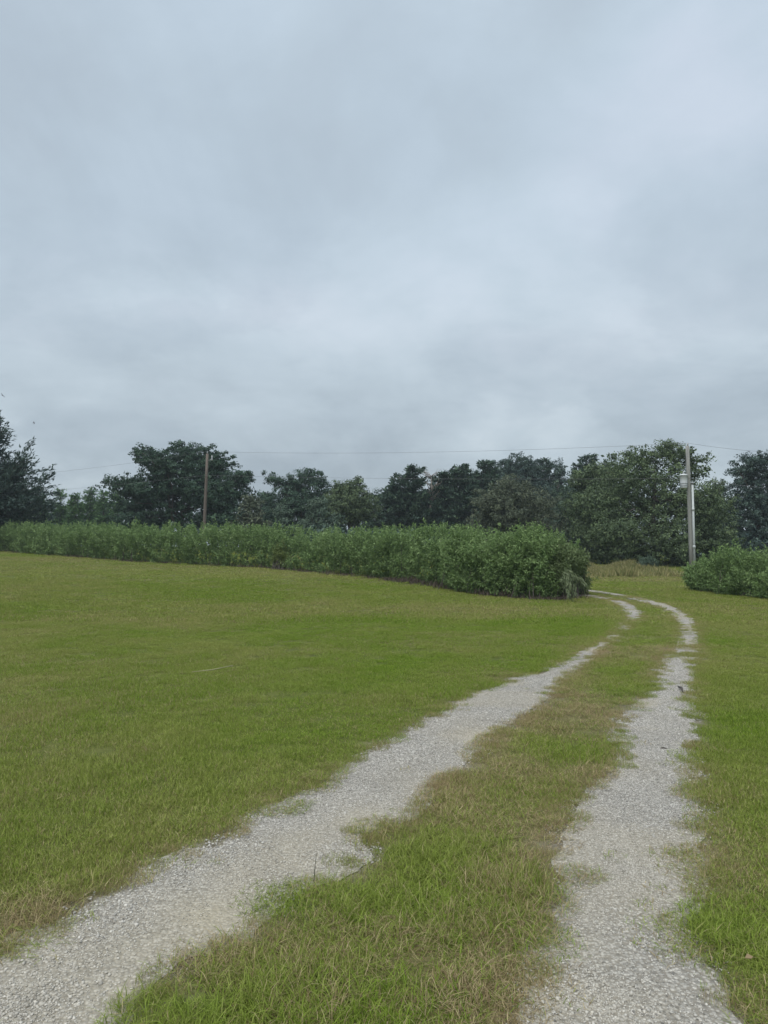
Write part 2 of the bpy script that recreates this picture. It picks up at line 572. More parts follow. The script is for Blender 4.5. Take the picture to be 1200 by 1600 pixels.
def dryness(x, y, sd=None, strip=None):
    sd = rut_sd(x, y) if sd is None else sd
    strip = in_strip(x, y) if strip is None else strip
    d = 0.10 + 0.24 * fbm(x * 0.30, y * 0.40, 21) + 0.14 * fbm(x * 1.1, y * 1.6, 22)
    d = d + np.where(strip & (y < 12), 0.45 + 0.32 * fbm(x * 2.0, y * 2.0, 23), 0)
    d = d + 0.58 * np.exp(-np.maximum(sd, 0) / 0.09) * (0.6 + 0.6 * vnoise(x * 3, y * 3, 24))
    d = np.maximum(d, blobs(x, y, DRY_SPOTS) * (0.85 + 0.35 * fbm(x * 4, y * 4, 26)))
    d = d - blobs(x, y, GREEN_SPOTS)
    return np.clip(d, 0.02, 1)


# ------------------------------------------------------------------ ground sheet
def axis(lo, hi, d0, d1, step, g):
    a = list(np.arange(d0, d1 + 1e-6, step))
    s = step
    while a[-1] < hi:
        s *= g
        a.append(a[-1] + s)
    s = step
    while a[0] > lo:
        s *= g
        a.insert(0, a[0] - s)
    return np.array(a)


gx = axis(-700, 700, -6, 9, 0.16, 1.09)
gy = axis(-60, 900, 1.0, 16, 0.16, 1.06)
X, Y = np.meshgrid(gx, gy)
Z = terrain(X, Y)
gv = np.stack([X.ravel(), Y.ravel(), Z.ravel()], 1)
ii = np.arange(len(gy) - 1)[:, None] * len(gx) + np.arange(len(gx) - 1)[None]
gf = np.stack([ii, ii + 1, ii + 1 + len(gx), ii + len(gx)], -1).reshape(-1, 4)
ground = mesh_np('ground', gv, gf, M_GROUND, attrs={'dry': dryness(gv[:, 0], gv[:, 1]), 'soil': np.clip(1.15 - np.maximum(rut_sd(gv[:, 0], gv[:, 1]), 0) / .16, 0, 1)}, smooth=True)
tag(ground, 'wide green mown lawn rising gently towards the hedge', 'lawn', kind='structure')


def rut_lift(x, y):
    return 0.004 + 0.0006 * np.hypot(x, y)


def sandy_map(x, y):
    return np.clip(np.maximum(blobs(x, y, SANDY), 0.5 * (fbm(x * .8, y * .8, 81, 3) > .2)) * (0.75 + .6 * fbm(x * 3, y * 3, 84, 3)), 0, 1)


def rut_mesh(name, a, b, label, seed):
    n, k = 420, 9
    A, B = dense(a, n), dense(b, n)
    ac = (B - A) / (np.linalg.norm(B - A, axis=1)[:, None] + 1e-6)
    wide = np.clip(.035 - .0025 * np.hypot(A[:, 0], A[:, 1]), 0, .035)[:, None]
    A, B = A - ac * wide, B + ac * wide
    w = np.linspace(0, 1, k)
    P = A[:, None] * (1 - w)[None, :, None] + B[:, None] * w[None, :, None]
    dist = np.hypot(P[..., 0], P[..., 1])
    r_ = vnoise(P[..., 0] * 7, P[..., 1] * 7, seed)
    across = (B - A) / (np.linalg.norm(B - A, axis=1)[:, None] + 1e-6)
    r_ = r_ + .5 * vnoise(P[..., 0] * 26, P[..., 1] * 26, seed + 1)
    P = P + across[:, None] * (0.045 * r_ * np.clip(1.2 - dist / 30, 0.2, 1))[..., None]
    z = terrain(P[..., 0], P[..., 1]) + rut_lift(P[..., 0], P[..., 1])
    v = np.concatenate([P, z[..., None]], -1).reshape(-1, 3)
    i2 = np.arange(n - 1)[:, None] * k + np.arange(k - 1)[None]
    f_ = np.stack([i2, i2 + 1, i2 + 1 + k, i2 + k], -1).reshape(-1, 4)
    o = mesh_np(name, v, f_, M_GRAVEL, attrs={'sandy': sandy_map(v[:, 0], v[:, 1])}, smooth=True)
    return tag(o, label, 'track', kind='structure')


rut_mesh('gravel_path', *RUTS[0], 'pale limestone wheel rut curving along the open lawn side', 31)
rut_mesh('gravel_path', *RUTS[1], 'pale limestone wheel rut on the outside of the bend', 32)


# ------------------------------------------------------------------ scattering (grass and gravel: stuff nobody could count)
def scatter(name, pts, rot, scale, idx, attrs, variants, label, cat):
    me = bpy.data.meshes.new(name)
    me.vertices.add(len(pts))
    me.vertices.foreach_set('co', np.asarray(pts, np.float32).ravel())
    for k, typ, v in [('rot', 'FLOAT_VECTOR', rot), ('scl', 'FLOAT_VECTOR', scale), ('idx', 'INT', idx)] + [(k, 'FLOAT', v) for k, v in attrs.items()]:
        a = me.attributes.new(k, typ, 'POINT')
        if typ == 'FLOAT_VECTOR':
            a.data.foreach_set('vector', np.asarray(v, np.float32).ravel())
        else:
            a.data.foreach_set('value', np.asarray(v, np.int32 if typ == 'INT' else np.float32))
    o = bpy.data.objects.new(name, me)
    COL.objects.link(o)
    c = bpy.data.collections.new(name + '_variants')
    for v in variants:
        c.objects.link(v)
    g = bpy.data.node_groups.new(name + '_scatter', 'GeometryNodeTree')
    g.interface.new_socket('Geometry', in_out='INPUT', socket_type='NodeSocketGeometry')
    g.interface.new_socket('Geometry', in_out='OUTPUT', socket_type='NodeSocketGeometry')
    gi, go = g.nodes.new('NodeGroupInput'), g.nodes.new('NodeGroupOutput')
    ci = g.nodes.new('GeometryNodeCollectionInfo')
    ci.inputs['Collection'].default_value = c
    ci.inputs['Separate Children'].default_value = True
    ci.inputs['Reset Children'].default_value = True
    ip = g.nodes.new('GeometryNodeInstanceOnPoints')
    ip.inputs['Pick Instance'].default_value = True

    def na(n_, typ):
        q = g.nodes.new('GeometryNodeInputNamedAttribute')
        q.data_type = typ
        q.inputs[0].default_value = n_
        return q.outputs[0]
    e = g.nodes.new('FunctionNodeEulerToRotation')
    g.links.new(na('rot', 'FLOAT_VECTOR'), e.inputs[0])
    g.links.new(gi.outputs[0], ip.inputs['Points'])
    g.links.new(ci.outputs[0], ip.inputs['Instance'])
    g.links.new(na('idx', 'INT'), ip.inputs['Instance Index'])
    g.links.new(e.outputs[0], ip.inputs['Rotation'])
    g.links.new(na('scl', 'FLOAT_VECTOR'), ip.inputs['Scale'])
    g.links.new(ip.outputs[0], go.inputs[0])
    md = o.modifiers.new('scatter', 'NODES')
    md.node_group = g
    return tag(o, label, cat, kind='stuff')


def grass_patch(name, n, rad, lmin, lmax, wid, lean, curl, seed, flat=0.0):
    """a tuft of n separate bent blades"""
    q = np.random.default_rng(seed)
    r_ = rad * np.sqrt(q.random(n))
    th = q.random(n) * 2 * np.pi
    base = np.stack([r_ * np.cos(th), r_ * np.sin(th), np.full(n, -0.004)], 1)
    ln = lmin + (lmax - lmin) * q.random(n) ** 1.4
    az = q.random(n) * 2 * np.pi
    el = np.pi / 2 - np.abs(q.normal(0, lean, n)) - flat
    el = np.clip(el, 0.05, np.pi / 2)
    cv = curl * (0.4 + q.random(n))
    w = wid * (0.6 + 0.8 * q.random(n))
    V = []
    p = base.copy()
    segs = 3
    side = np.stack([-np.sin(az + q.normal(0, .5, n)), np.cos(az), np.zeros(n)], 1)
    prof = [0.8, 1.0, 0.75, 0.0]
    for s in range(segs + 1):
        if s < segs:
            V.append(p - side * (w * prof[s] / 2)[:, None])
            V.append(p + side * (w * prof[s] / 2)[:, None])
        else:
            V.append(p.copy())
        e = el - cv * s / segs
        az2 = az + q.normal(0, 0.15, n)
        d = np.stack([np.cos(e) * np.cos(az2), np.cos(e) * np.sin(az2), np.sin(e)], 1)
        p = p + d * (ln / segs)[:, None]
        p[:, 2] = np.maximum(p[:, 2], 0.003)
    v = np.stack(V, 1).reshape(-1, 3)
    k = 2 * segs + 1
    o_ = np.arange(n) * k
    quads = np.concatenate([np.stack([o_ + 2 * s, o_ + 2 * s + 1, o_ + 2 * s + 3, o_ + 2 * s + 2], 1) for s in range(segs - 1)])
    tris = np.stack([o_ + 2 * segs - 2, o_ + 2 * segs - 1, o_ + 2 * segs], 1)
    rn, rn2 = q.random(n), q.random(n)
    at_ = {'rnd': np.concatenate([np.tile(rn, segs - 1), rn]), 'rnd2': np.concatenate([np.tile(rn2, segs - 1), rn2])}
    return mesh_np(name, v, [quads, tris], M_GRASS, attrs=at_, link=False)


NV = 6
variants = []
for i in range(NV):   # 0..5 mown lawn
    variants.append(grass_patch('a_lawn_tuft_%02d' % i, 460, 0.17, 0.018, 0.055, 0.0020, 0.65, 1.0, 100 + i))
for i in range(NV):   # 6..11 longer strip grass
    variants.append(grass_patch('b_long_tuft_%02d' % i, 370, 0.14, 0.035, 0.115, 0.0019, 0.66, 1.4, 200 + i))
for i in range(NV):   # 12..17 matted straw
    variants.append(grass_patch('c_mat_tuft_%02d' % i, 350, 0.15, 0.022, 0.075, 0.0018, 0.9, 0.9, 300 + i, 0.35))
for i in range(NV):   # 18..23 thin sprigs
    variants.append(grass_patch('d_sprig_tuft_%02d' % i, 34, 0.06, 0.015, 0.05, 0.0024, 0.9, 0.8, 400 + i, 0.2))
for i in range(NV):   # 24..29 coarse far lawn
    variants.append(grass_patch('e_far_tuft_%02d' % i, 260, 0.36, 0.025, 0.065, 0.0085, 0.6, 0.8, 500 + i))


def wedge(y0, y1, per_m2, seed, m=1.2, t=0.60):
    q = np.random.default_rng(seed)
    w = t * y1 + m
    n = int(per_m2 * (y1 - y0) * 2 * w)
    x, y = (q.random(n) * 2 - 1) * w, y0 + q.random(n) * (y1 - y0)
    k = np.abs(x) < t * y + m
    return x[k], y[k]


GP = {k: [] for k in ('x', 'y', 'idx', 's', 'sz', 'dry', 'hue')}


def put(x, y, idx, s, sz, dry, hue):
    for k, v in zip(('x', 'y', 'idx', 's', 'sz', 'dry', 'hue'), (x, y, idx, s, sz, dry, hue)):
        GP[k].append(np.asarray(v, float))


def hue_map(x, y):
    return np.clip(0.36 + 0.12 * np.sin((x * .93 - y * .36) * 4.2) + 0.75 * fbm(x * 0.22, y * 0.2, 41, 3) + 0.55 * fbm(x * 0.7, y * 0.8, 42, 3) + np.clip((y - 10) / 45, 0, .30), 0, 1)


# near and middle lawn, strip, verges
for y0, y1, den_ in ((1.2, 5, 85), (5, 10, 62), (10, 18, 42)):
    x, y = wedge(y0, y1, den_, int(y0 * 10) + 1)
    sd = rut_sd(x, y)
    st_ = in_strip(x, y)
    ov = blobs(x, y, OVERGROWN)
    u = rng.random(len(x))
    edge = 0.035 + 0.07 * vnoise(x * 3.5, y * 3.5, 51) + 0.06 * vnoise(x * 9, y * 14, 52) - 0.10 * np.clip(vnoise(x * 1.5, y * 7, 53) - .25, 0, 1) * 2
    keep = (sd > edge) | (u < ov * 1.0)
    x, y, sd, st_, ov = x[keep], y[keep], sd[keep], st_[keep], ov[keep]
    n = len(x)
    dr = dryness(x, y, sd, st_)
    tall = blobs(x, y, TALL_SPOTS)
    u = rng.random(n)
    idx = rng.integers(0, NV, n)
    hgt = 0.85 + 0.35 * fbm(x * 1.2, y * 1.2, 61, 2)
    hgt = hgt * np.maximum(np.clip(0.68 + sd * 3.0, 0.5, 1), ov)
    longp = np.clip(tall * 1.1 + np.where(st_, 0.16, 0.03), 0, 0.92)
    matp = np.where(dr > 0.5, 0.75, np.where(dr > 0.33, 0.4, 0.0))
    is_long = u < longp
    is_mat = (~is_long) & (rng.random(n) < matp)
    idx = idx + np.where(is_long, NV, np.where(is_mat, 2 * NV, 0))
    s = 0.85 + 0.35 * rng.random(n)
    sz = hgt * np.where(is_long, 0.48 + 0.5 * tall, 1.0) * (0.85 + 0.3 * rng.random(n))
    put(x, y, idx, s, sz, np.clip(dr + rng.normal(0, .06, n), 0, 1), hue_map(x, y) + rng.normal(0, .12, n))
# denser matted fringe where the turf meets the gravel, and turf grown across it
for y0, y1, den_ in ((1.2, 6, 110), (6, 12, 90), (12, 26, 75)):
    x, y = wedge(y0, y1, den_, int(y0 * 10) + 77)
    sd = rut_sd(x, y)
    ov = blobs(x, y, OVERGROWN)
    edge = -0.025 + 0.07 * vnoise(x * 4.5, y * 4.5, 55) + 0.08 * vnoise(x * 9, y * 15, 56)
    k = ((sd > edge) & (sd < .16) & (y < 24)) | ((rng.random(len(x)) < ov * .75 + .25 * (ov > .35)) & (sd < .05))
    x, y, sd, ov = x[k], y[k], sd[k], ov[k]
    n = len(x)
    dr = np.clip(dryness(x, y, sd) + .08, 0, 1) * (1 - .5 * ov)
    put(x, y, rng.integers(0, NV, n) + np.where(rng.random(n) < .25 + .6 * dr, 2 * NV, 0), .30 + .35 * rng.random(n) + .3 * ov, (.55 + .4 * rng.random(n)) * (1 + .5 * ov), dr, hue_map(x, y) + .2)
# sprigs creeping over the gravel
for y0, y1, den_ in ((1.2, 6, 75), (6, 14, 60), (14, 26, 40)):
    x, y = wedge(y0, y1, den_, int(y0 * 10) + 5)
    sd = rut_sd(x, y)
    pr = np.where(sd < 0, 0.45 * np.exp(sd / 0.05) + 0.03 * (vnoise(x * 2.5, y * 2.5, 71) > 0.35) + (0.45 * np.exp(sd / .22) + .05) * (vnoise(x * 1.4, y * 8, 72) > 0.5), 0)
    k = (rng.random(len(x)) < pr) & (sd < 0.02)
    x, y, sd = x[k], y[k], sd[k]
    n = len(x)
    put(x, y, 3 * NV + rng.integers(0, NV, n), 0.7 + 0.6 * rng.random(n), 0.6 + 0.5 * rng.random(n), np.clip(0.45 + 0.35 * vnoise(x * 3, y * 3, 73), 0, 1), np.full(n, .5))
# far lawn
for y0, y1, den_, sc in ((16, 30, 12, 0.85), (30, 75, 4.5, 1.25)):
    x, y = wedge(y0, y1, den_, int(y0 * 10) + 9, 2.0)
    sd = rut_sd(x, y)
    k = (sd > 0.10 + .1 * vnoise(x * 3, y * 8, 54)) | (rng.random(len(x)) < 0.9 * blobs(x, y, OVERGROWN))
    x, y, sd = x[k], y[k], sd[k]
    n = len(x)
    put(x, y, 4 * NV + rng.integers(0, NV, n), sc * (0.8 + 0.4 * rng.random(n)), (0.8 + 0.5 * rng.random(n)) * np.clip(0.5 + sd, .5, 1),
        np.clip(dryness(x, y, sd) + rng.normal(0, .06, n), 0, 1), hue_map(x, y) + rng.normal(0, .1, n))

GP = {k: np.concatenate(v) for k, v in GP.items()}
n = len(GP['x'])
gp_pts = np.stack([GP['x'], GP['y'], terrain(GP['x'], GP['y']) + np.where(rut_sd(GP['x'], GP['y']) < .08, rut_lift(GP['x'], GP['y']), .002)], 1)
gp_rot = np.stack([rng.normal(0, .06, n), rng.normal(0, .06, n), rng.random(n) * 2 * np.pi], 1)
gp_scl = np.stack([GP['s'], GP['s'], GP['sz']], 1)
scatter('grass', gp_pts, gp_rot, gp_scl, GP['idx'], {'dry': GP['dry'], 'hue': np.clip(GP['hue'], 0, 1)}, variants,
        'green mown grass with straw coloured patches covering the lawn', 'grass')


def stone_patch(name, n, rad, smin, smax, seed):
    q = np.random.default_rng(seed)
    phi = (1 + 5 ** .5) / 2
    iv = np.array([(-1, phi, 0), (1, phi, 0), (-1, -phi, 0), (1, -phi, 0), (0, -1, phi), (0, 1, phi), (0, -1, -phi), (0, 1, -phi), (phi, 0, -1), (phi, 0, 1), (-phi, 0, -1), (-phi, 0, 1)])
    iv /= np.linalg.norm(iv[0])
    fi = np.array([(0, 11, 5), (0, 5, 1), (0, 1, 7), (0, 7, 10), (0, 10, 11), (1, 5, 9), (5, 11, 4), (11, 10, 2), (10, 7, 6), (7, 1, 8), (3, 9, 4), (3, 4, 2), (3, 2, 6), (3, 6, 8), (3, 8, 9), (4, 9, 5), (2, 4, 11), (6, 2, 10), (8, 6, 7), (9, 8, 1)])
    r_ = rad * np.sqrt(q.random(n))
    th = q.random(n) * 2 * np.pi
    size = smin + (smax - smin) * q.random(n) ** 2.2
    v = iv[None] * (1 + q.normal(0, .30, (n, 12, 1)))
    v = v * (size[:, None] * q.uniform(.7, 1.25, (n, 3)))[:, None] * np.array([1, 1, .7])
    a = q.random(n) * 6.28
    ca, sa = np.cos(a)[:, None], np.sin(a)[:, None]
    v = np.stack([v[..., 0] * ca - v[..., 1] * sa, v[..., 0] * sa + v[..., 1] * ca, v[..., 2]], -1)
    v = v + np.stack([r_ * np.cos(th), r_ * np.sin(th), size * .25], 1)[:, None]
    f_ = (np.arange(n)[:, None, None] * 12 + fi[None]).reshape(-1, 3)
    return mesh_np(name, v.reshape(-1, 3), f_, M_STONE, attrs={'tint': np.repeat(np.clip(q.normal(.61, .30, n), 0, 1), 20)}, link=False)


svar = [stone_patch('a_fine_stones_%02d' % i, 230, 0.15, 0.0015, 0.0045, 600 + i) for i in range(5)]
svar += [stone_patch('b_coarse_stones_%02d' % i, 150, 0.15, 0.0022, 0.0068, 650 + i) for i in range(5)]
sx, sy, si = [], [], []
for y0, y1, den_ in ((1.2, 6, 105), (6, 11, 75), (11, 20, 35)):
    x, y = wedge(y0, y1, den_, int(y0 * 10) + 15)
    sd = rut_sd(x, y)
    dusty = sandy_map(x, y)
    k = (sd < -0.05 + 0.06 * vnoise(x * 6, y * 6, 83)) & (rng.random(len(x)) < np.clip(1.0 - .85 * dusty, 0.2, 1))
    sx.append(x[k]); sy.append(y[k])
    coarse = (fbm(x * 0.7 + 9, y * 0.7, 82, 2) > -0.05)[k]
    si.append(rng.integers(0, 5, k.sum()) + 5 * (rng.random(k.sum()) < np.where(coarse, .42, .08)))
sx, sy, si = np.concatenate(sx), np.concatenate(sy), np.concatenate(si)
n = len(sx)
scatter('gravel', np.stack([sx, sy, terrain(sx, sy) + rut_lift(sx, sy)], 1), np.stack([np.zeros(n), np.zeros(n), rng.random(n) * 6.28], 1),
        np.repeat((0.85 + .35 * rng.random(n))[:, None], 3, 1), si, {'dusty': np.clip(0.1 + sandy_map(sx, sy), 0, 1)}, svar,
        'loose crushed limestone lying in both wheel ruts', 'gravel')


# ------------------------------------------------------------------ foliage builders
def leaves(pos, axis_, nrm, length, width, tint, fold=0.25):
    """rhombic folded leaves; returns verts, quads(as 2 tris), tint"""
    n = len(pos)
    axis_ = axis_ / (np.linalg.norm(axis_, axis=1)[:, None] + 1e-9)
    side = np.cross(axis_, nrm)
    side /= np.linalg.norm(side, axis=1)[:, None] + 1e-9
    nn = np.cross(side, axis_)
    L_, W_ = length[:, None], width[:, None]
    v = np.stack([pos, pos + axis_ * L_ * .45 - side * W_ * .5 + nn * W_ * fold, pos + axis_ * L_ - nn * L_ * .12, pos + axis_ * L_ * .45 + side * W_ * .5 + nn * W_ * fold], 1).reshape(-1, 3)
    o_ = np.arange(n) * 4
    f_ = np.concatenate([np.stack([o_, o_ + 1, o_ + 2], 1), np.stack([o_, o_ + 2, o_ + 3], 1)])
    return v, f_, np.concatenate([tint, tint])


def unit(q, n):
    v = q.normal(size=(n, 3))
    return v / np.linalg.norm(v, axis=1)[:, None]


def lobe_crown(q, lobes, n_clumps, clump_r, per, size, gap=0.0, up=0.4):
    """leaf clumps over the outer part of several lobes"""
    lobes = np.asarray(lobes, float)       # x y z rx ry rz
    area = lobes[:, 3] * lobes[:, 5]
    li = q.choice(len(lobes), n_clumps, p=area / area.sum())
    d = unit(q, n_clumps)
    rad = 1 - 0.55 * q.random(n_clumps) ** 1.6
    out_ = q.random(n_clumps) < .10
    rad = np.where(out_, 1 + .16 * q.random(n_clumps), rad)
    c = lobes[li, :3] + d * lobes[li, 3:6] * rad[:, None]
    if gap > 0:
        g = vnoise(c[:, 0] * .55 + c[:, 1] * .4, c[:, 2] * .7, int(q.integers(1000)))
        c, d, li = c[g > gap * 2 - 1], d[g > gap * 2 - 1], li[g > gap * 2 - 1]
    n_c = len(c)
    cr = clump_r * (0.45 + 0.75 * q.random(n_c))
    ct = np.clip(q.normal(.45, .17, n_c), 0, 1)
    ci = np.repeat(np.arange(n_c), per)
    n_l = len(ci)
    off = unit(q, n_l) * (q.random(n_l) ** .45)[:, None] * cr[ci][:, None] * np.array([1, 1, .62])
    pos = c[ci] + off
    ax = unit(q, n_l) + np.array([0, 0, -.25])
    nr = .55 * unit(q, n_l) + .8 * off / cr[ci][:, None] + .5 * d[ci] + np.array([0, 0, up])
    ln = size * (0.6 + 0.8 * q.random(n_l))
    return leaves(pos, ax, nr, ln, ln * .62, np.clip(ct[ci] + q.normal(0, .18, n_l), 0, 1)), c


def spray_crown(q, branches, per_m, size, wid, spread, droop=0.0):
    """leaves / needles along branch axes. branches: list of (n,3) polylines"""
    P, D, T = [], [], []
    for b in branches:
        seg = np.diff(b, axis=0)
        sl = np.linalg.norm(seg, axis=1)
        n_ = max(6, int(per_m * sl.sum()))
        t_ = 1 - (1 - 0.12) * q.random(n_) ** 0.85
        cs = np.concatenate([[0], np.cumsum(sl)]) / sl.sum()
        p = np.stack([np.interp(t_, cs, b[:, i]) for i in range(3)], 1)
        k_ = np.clip(np.searchsorted(cs, t_) - 1, 0, len(seg) - 1)
        dd = seg[k_] / sl[k_][:, None]
        P.append(p + q.normal(0, 1, (n_, 3)) * spread * (0.35 + (1 - t_))[:, None] * np.array([1, 1, .5]))
        D.append(dd + 0.55 * unit(q, n_) + np.array([0, 0, -droop]))
        T.append(np.clip(q.normal(.45, .12) + q.normal(0, .18, n_), 0, 1))
    P, D, T = np.concatenate(P), np.concatenate(D), np.concatenate(T)
    ln = size * (0.6 + .8 * q.random(len(P)))
    return leaves(P, D, unit(q, len(P)) + np.array([0, 0, .8]), ln, wid * (0.7 + .6 * q.random(len(P))), T)


def limb_path(q, a, b, n=5, wob=0.08, sag=0.12):
    a, b = np.asarray(a, float), np.asarray(b, float)
    t_ = np.linspace(0, 1, n)[:, None]
    ln = np.linalg.norm(b - a)
    p = a + (b - a) * t_ + np.array([0, 0, sag * ln]) * (t_ * (1 - t_)) * 2
    p[1:-1] += q.normal(0, wob * ln * .5, (n - 2, 3))
    return p


FOL = {
    'oak': leaf_mat('oak_leaves', (0.021, 0.045, 0.033), (0.039, 0.077, 0.050), (0.076, 0.130, 0.077), 0.15),
    'olive': leaf_mat('olive_leaves', (0.046, 0.072, 0.037), (0.080, 0.118, 0.058), (0.154, 0.207, 0.097), 0.15),
    'brown': leaf_mat('grey_brown_leaves', (0.051, 0.066, 0.046), (0.088, 0.110, 0.072), (0.156, 0.179, 0.114), 0.15),
    'pine': leaf_mat('pine_needles', (0.029, 0.057, 0.045), (0.054, 0.094, 0.064), (0.103, 0.155, 0.093), 0.08),
    'young': leaf_mat('young_pine_needles', (0.045, 0.099, 0.045), (0.086, 0.162, 0.068), (0.153, 0.252, 0.108), 0.12),
    'dark': leaf_mat('dark_evergreen_leaves', (0.023, 0.044, 0.043), (0.047, 0.079, 0.065), (0.085, 0.127, 0.097), 0.10),
    'grey': leaf_mat('grey_green_leaves', (0.044, 0.074, 0.055), (0.081, 0.125, 0.086), (0.147, 0.200, 0.141), 0.15),
    'hedge': leaf_mat('hedge_leaves', (0.098, 0.158, 0.058), (0.165, 0.252, 0.095), (0.275, 0.365, 0.170), 0.30, 0.7, 0.08),
    'lightbush': leaf_mat('light_bush_leaves', (0.080, 0.115, 0.048), (0.130, 0.180, 0.078), (0.215, 0.270, 0.135), 0.28, 0.65, 0.12),
    'vine': leaf_mat('yellow_green_leaves', (0.099, 0.141, 0.046), (0.157, 0.207, 0.066), (0.248, 0.297, 0.116), 0.25),
    'plume': leaf_mat('pale_plume', (0.10, 0.14, 0.07), (0.165, 0.205, 0.11), (0.24, 0.275, 0.165), 0.25),
    'straw': leaf_mat('tall_dry_grass', (0.14, 0.175, 0.055), (0.28, 0.265, 0.115), (0.46, 0.41, 0.22), 0.3),
    'deadtwig': leaf_mat('dead_brown_stalks', (0.060, 0.050, 0.040), (0.105, 0.085, 0.068), (0.17, 0.14, 0.115), 0.1),
}


def finish_tree(name, label, base, trunk_pts, trunk_r, limbs, crown, fol, bark=BARK, group='trees of the far tree line', extra=None):
    o = empty(name, base)
    tag(o, label, 'tree', group)
    b = np.asarray(base)
    g = Geo()
    g.tube(np.asarray(trunk_pts) - b, trunk_r, 9)
    for pts, r0 in limbs:
        g.tube(np.asarray(pts) - b, np.linspace(r0, r0 * .25, len(pts)), 5)
    g.build('trunk', bark, o)
    v, f_, t_ = crown
    mesh_np('crown', v - b, f_, FOL[fol], o, {'tint': t_})
    return o


def broad_tree(name, label, u, top, half, Yd, fol, seed, low=0.12, nl=11, gap=0.0, leaf=0.24, dens=1.0, lobes_px=None, group='trees of the far tree line', clump=0.11, per=42):
    """u, top, half in photograph pixels at distance Yd -> real size"""
    q = np.random.default_rng(seed)
    c = at_depth(u, top, Yd)
    bx, by = c[0], Yd
    bz = float(terrain(bx, by))
    H = c[2] - bz
    Wd = half / FPX * Yd
    lobes = []
    if lobes_px:
        for (lu, lv, lr, lrz) in lobes_px:
            p = at_depth(lu, lv, Yd)
            r_ = lr / FPX * Yd
            for k in range(2):
                lobes.append((p[0] + q.normal(0, .15) * r_, by + q.uniform(-.8, .8) * min(Wd * .5, 3.0), p[2], r_, r_ * 1.0, lrz / FPX * Yd))
    else:
        for i in range(nl):
            fz = low + (1 - low) * (i + .5) / nl
            env = math.sin(math.pi * min(1, max(0.05, (0.22 + 0.78 * fz)))) ** .6 if fz > .5 else 1.0
            a = q.random() * 6.28
            rr = Wd * (0.34 + .22 * q.random()) * (1.0 if fz < .8 else .8)
            off = max(0, Wd * env - rr) * (0.5 + .5 * q.random())
            lobes.append((bx + math.cos(a) * off, by + math.sin(a) * off * .8, bz + H * fz * .93 - rr * .25, rr, rr, min(rr * .8, H * .28)))
        lobes.append((bx + q.normal(0, .12) * Wd, by, bz + H - H * .17, Wd * .45, Wd * .45, H * .17))
        lobes.append((bx - Wd * .55, by, bz + H * .45, Wd * .45, Wd * .5, H * .25))
        lobes.append((bx + Wd * .55, by, bz + H * .42, Wd * .45, Wd * .5, H * .25))
    tot = sum(l[3] * l[5] for l in lobes)
    n_cl = int(dens * 16 * tot)
    leaf = leaf * .72
    cr, cc = lobe_crown(q, lobes, n_cl, max(.5, clump * Wd), per, leaf, gap)
    core = [(l[0], l[1], l[2], l[3] * .56, l[4] * .56, l[5] * .56) for l in lobes]
    core += [(bx + k * Wd * .5, by + .5, bz + H * .16, Wd * .4, Wd * .4, H * .16) for k in (-1, 0, 1)]
    c2, _ = lobe_crown(q, core, int(dens * 3.2 * tot), max(.8, clump * 1.4 * Wd), 22, leaf * 1.9, gap * .8)
    cr = (np.vstack([cr[0], c2[0]]), np.vstack([cr[1], c2[1] + len(cr[0])]), np.concatenate([cr[2], c2[2]]))
    tz = bz + H * .8
    tp = limb_path(q, (bx, by, bz - .2), (bx + q.normal(0, .3), by, tz), 7, .02, 0)
    limbs = []
    for k in range(16):
        tgt = cc[q.integers(len(cc))]
        s_ = tp[q.integers(1, 5)]
        if tgt[2] > s_[2] - .5:
            limbs.append((limb_path(q, s_, tgt, 6, .07, .10), H * .012))
    return finish_tree(name, label, (bx, by, bz), tp, np.linspace(H * .028, H * .006, 7), limbs, cr, fol, group=group)


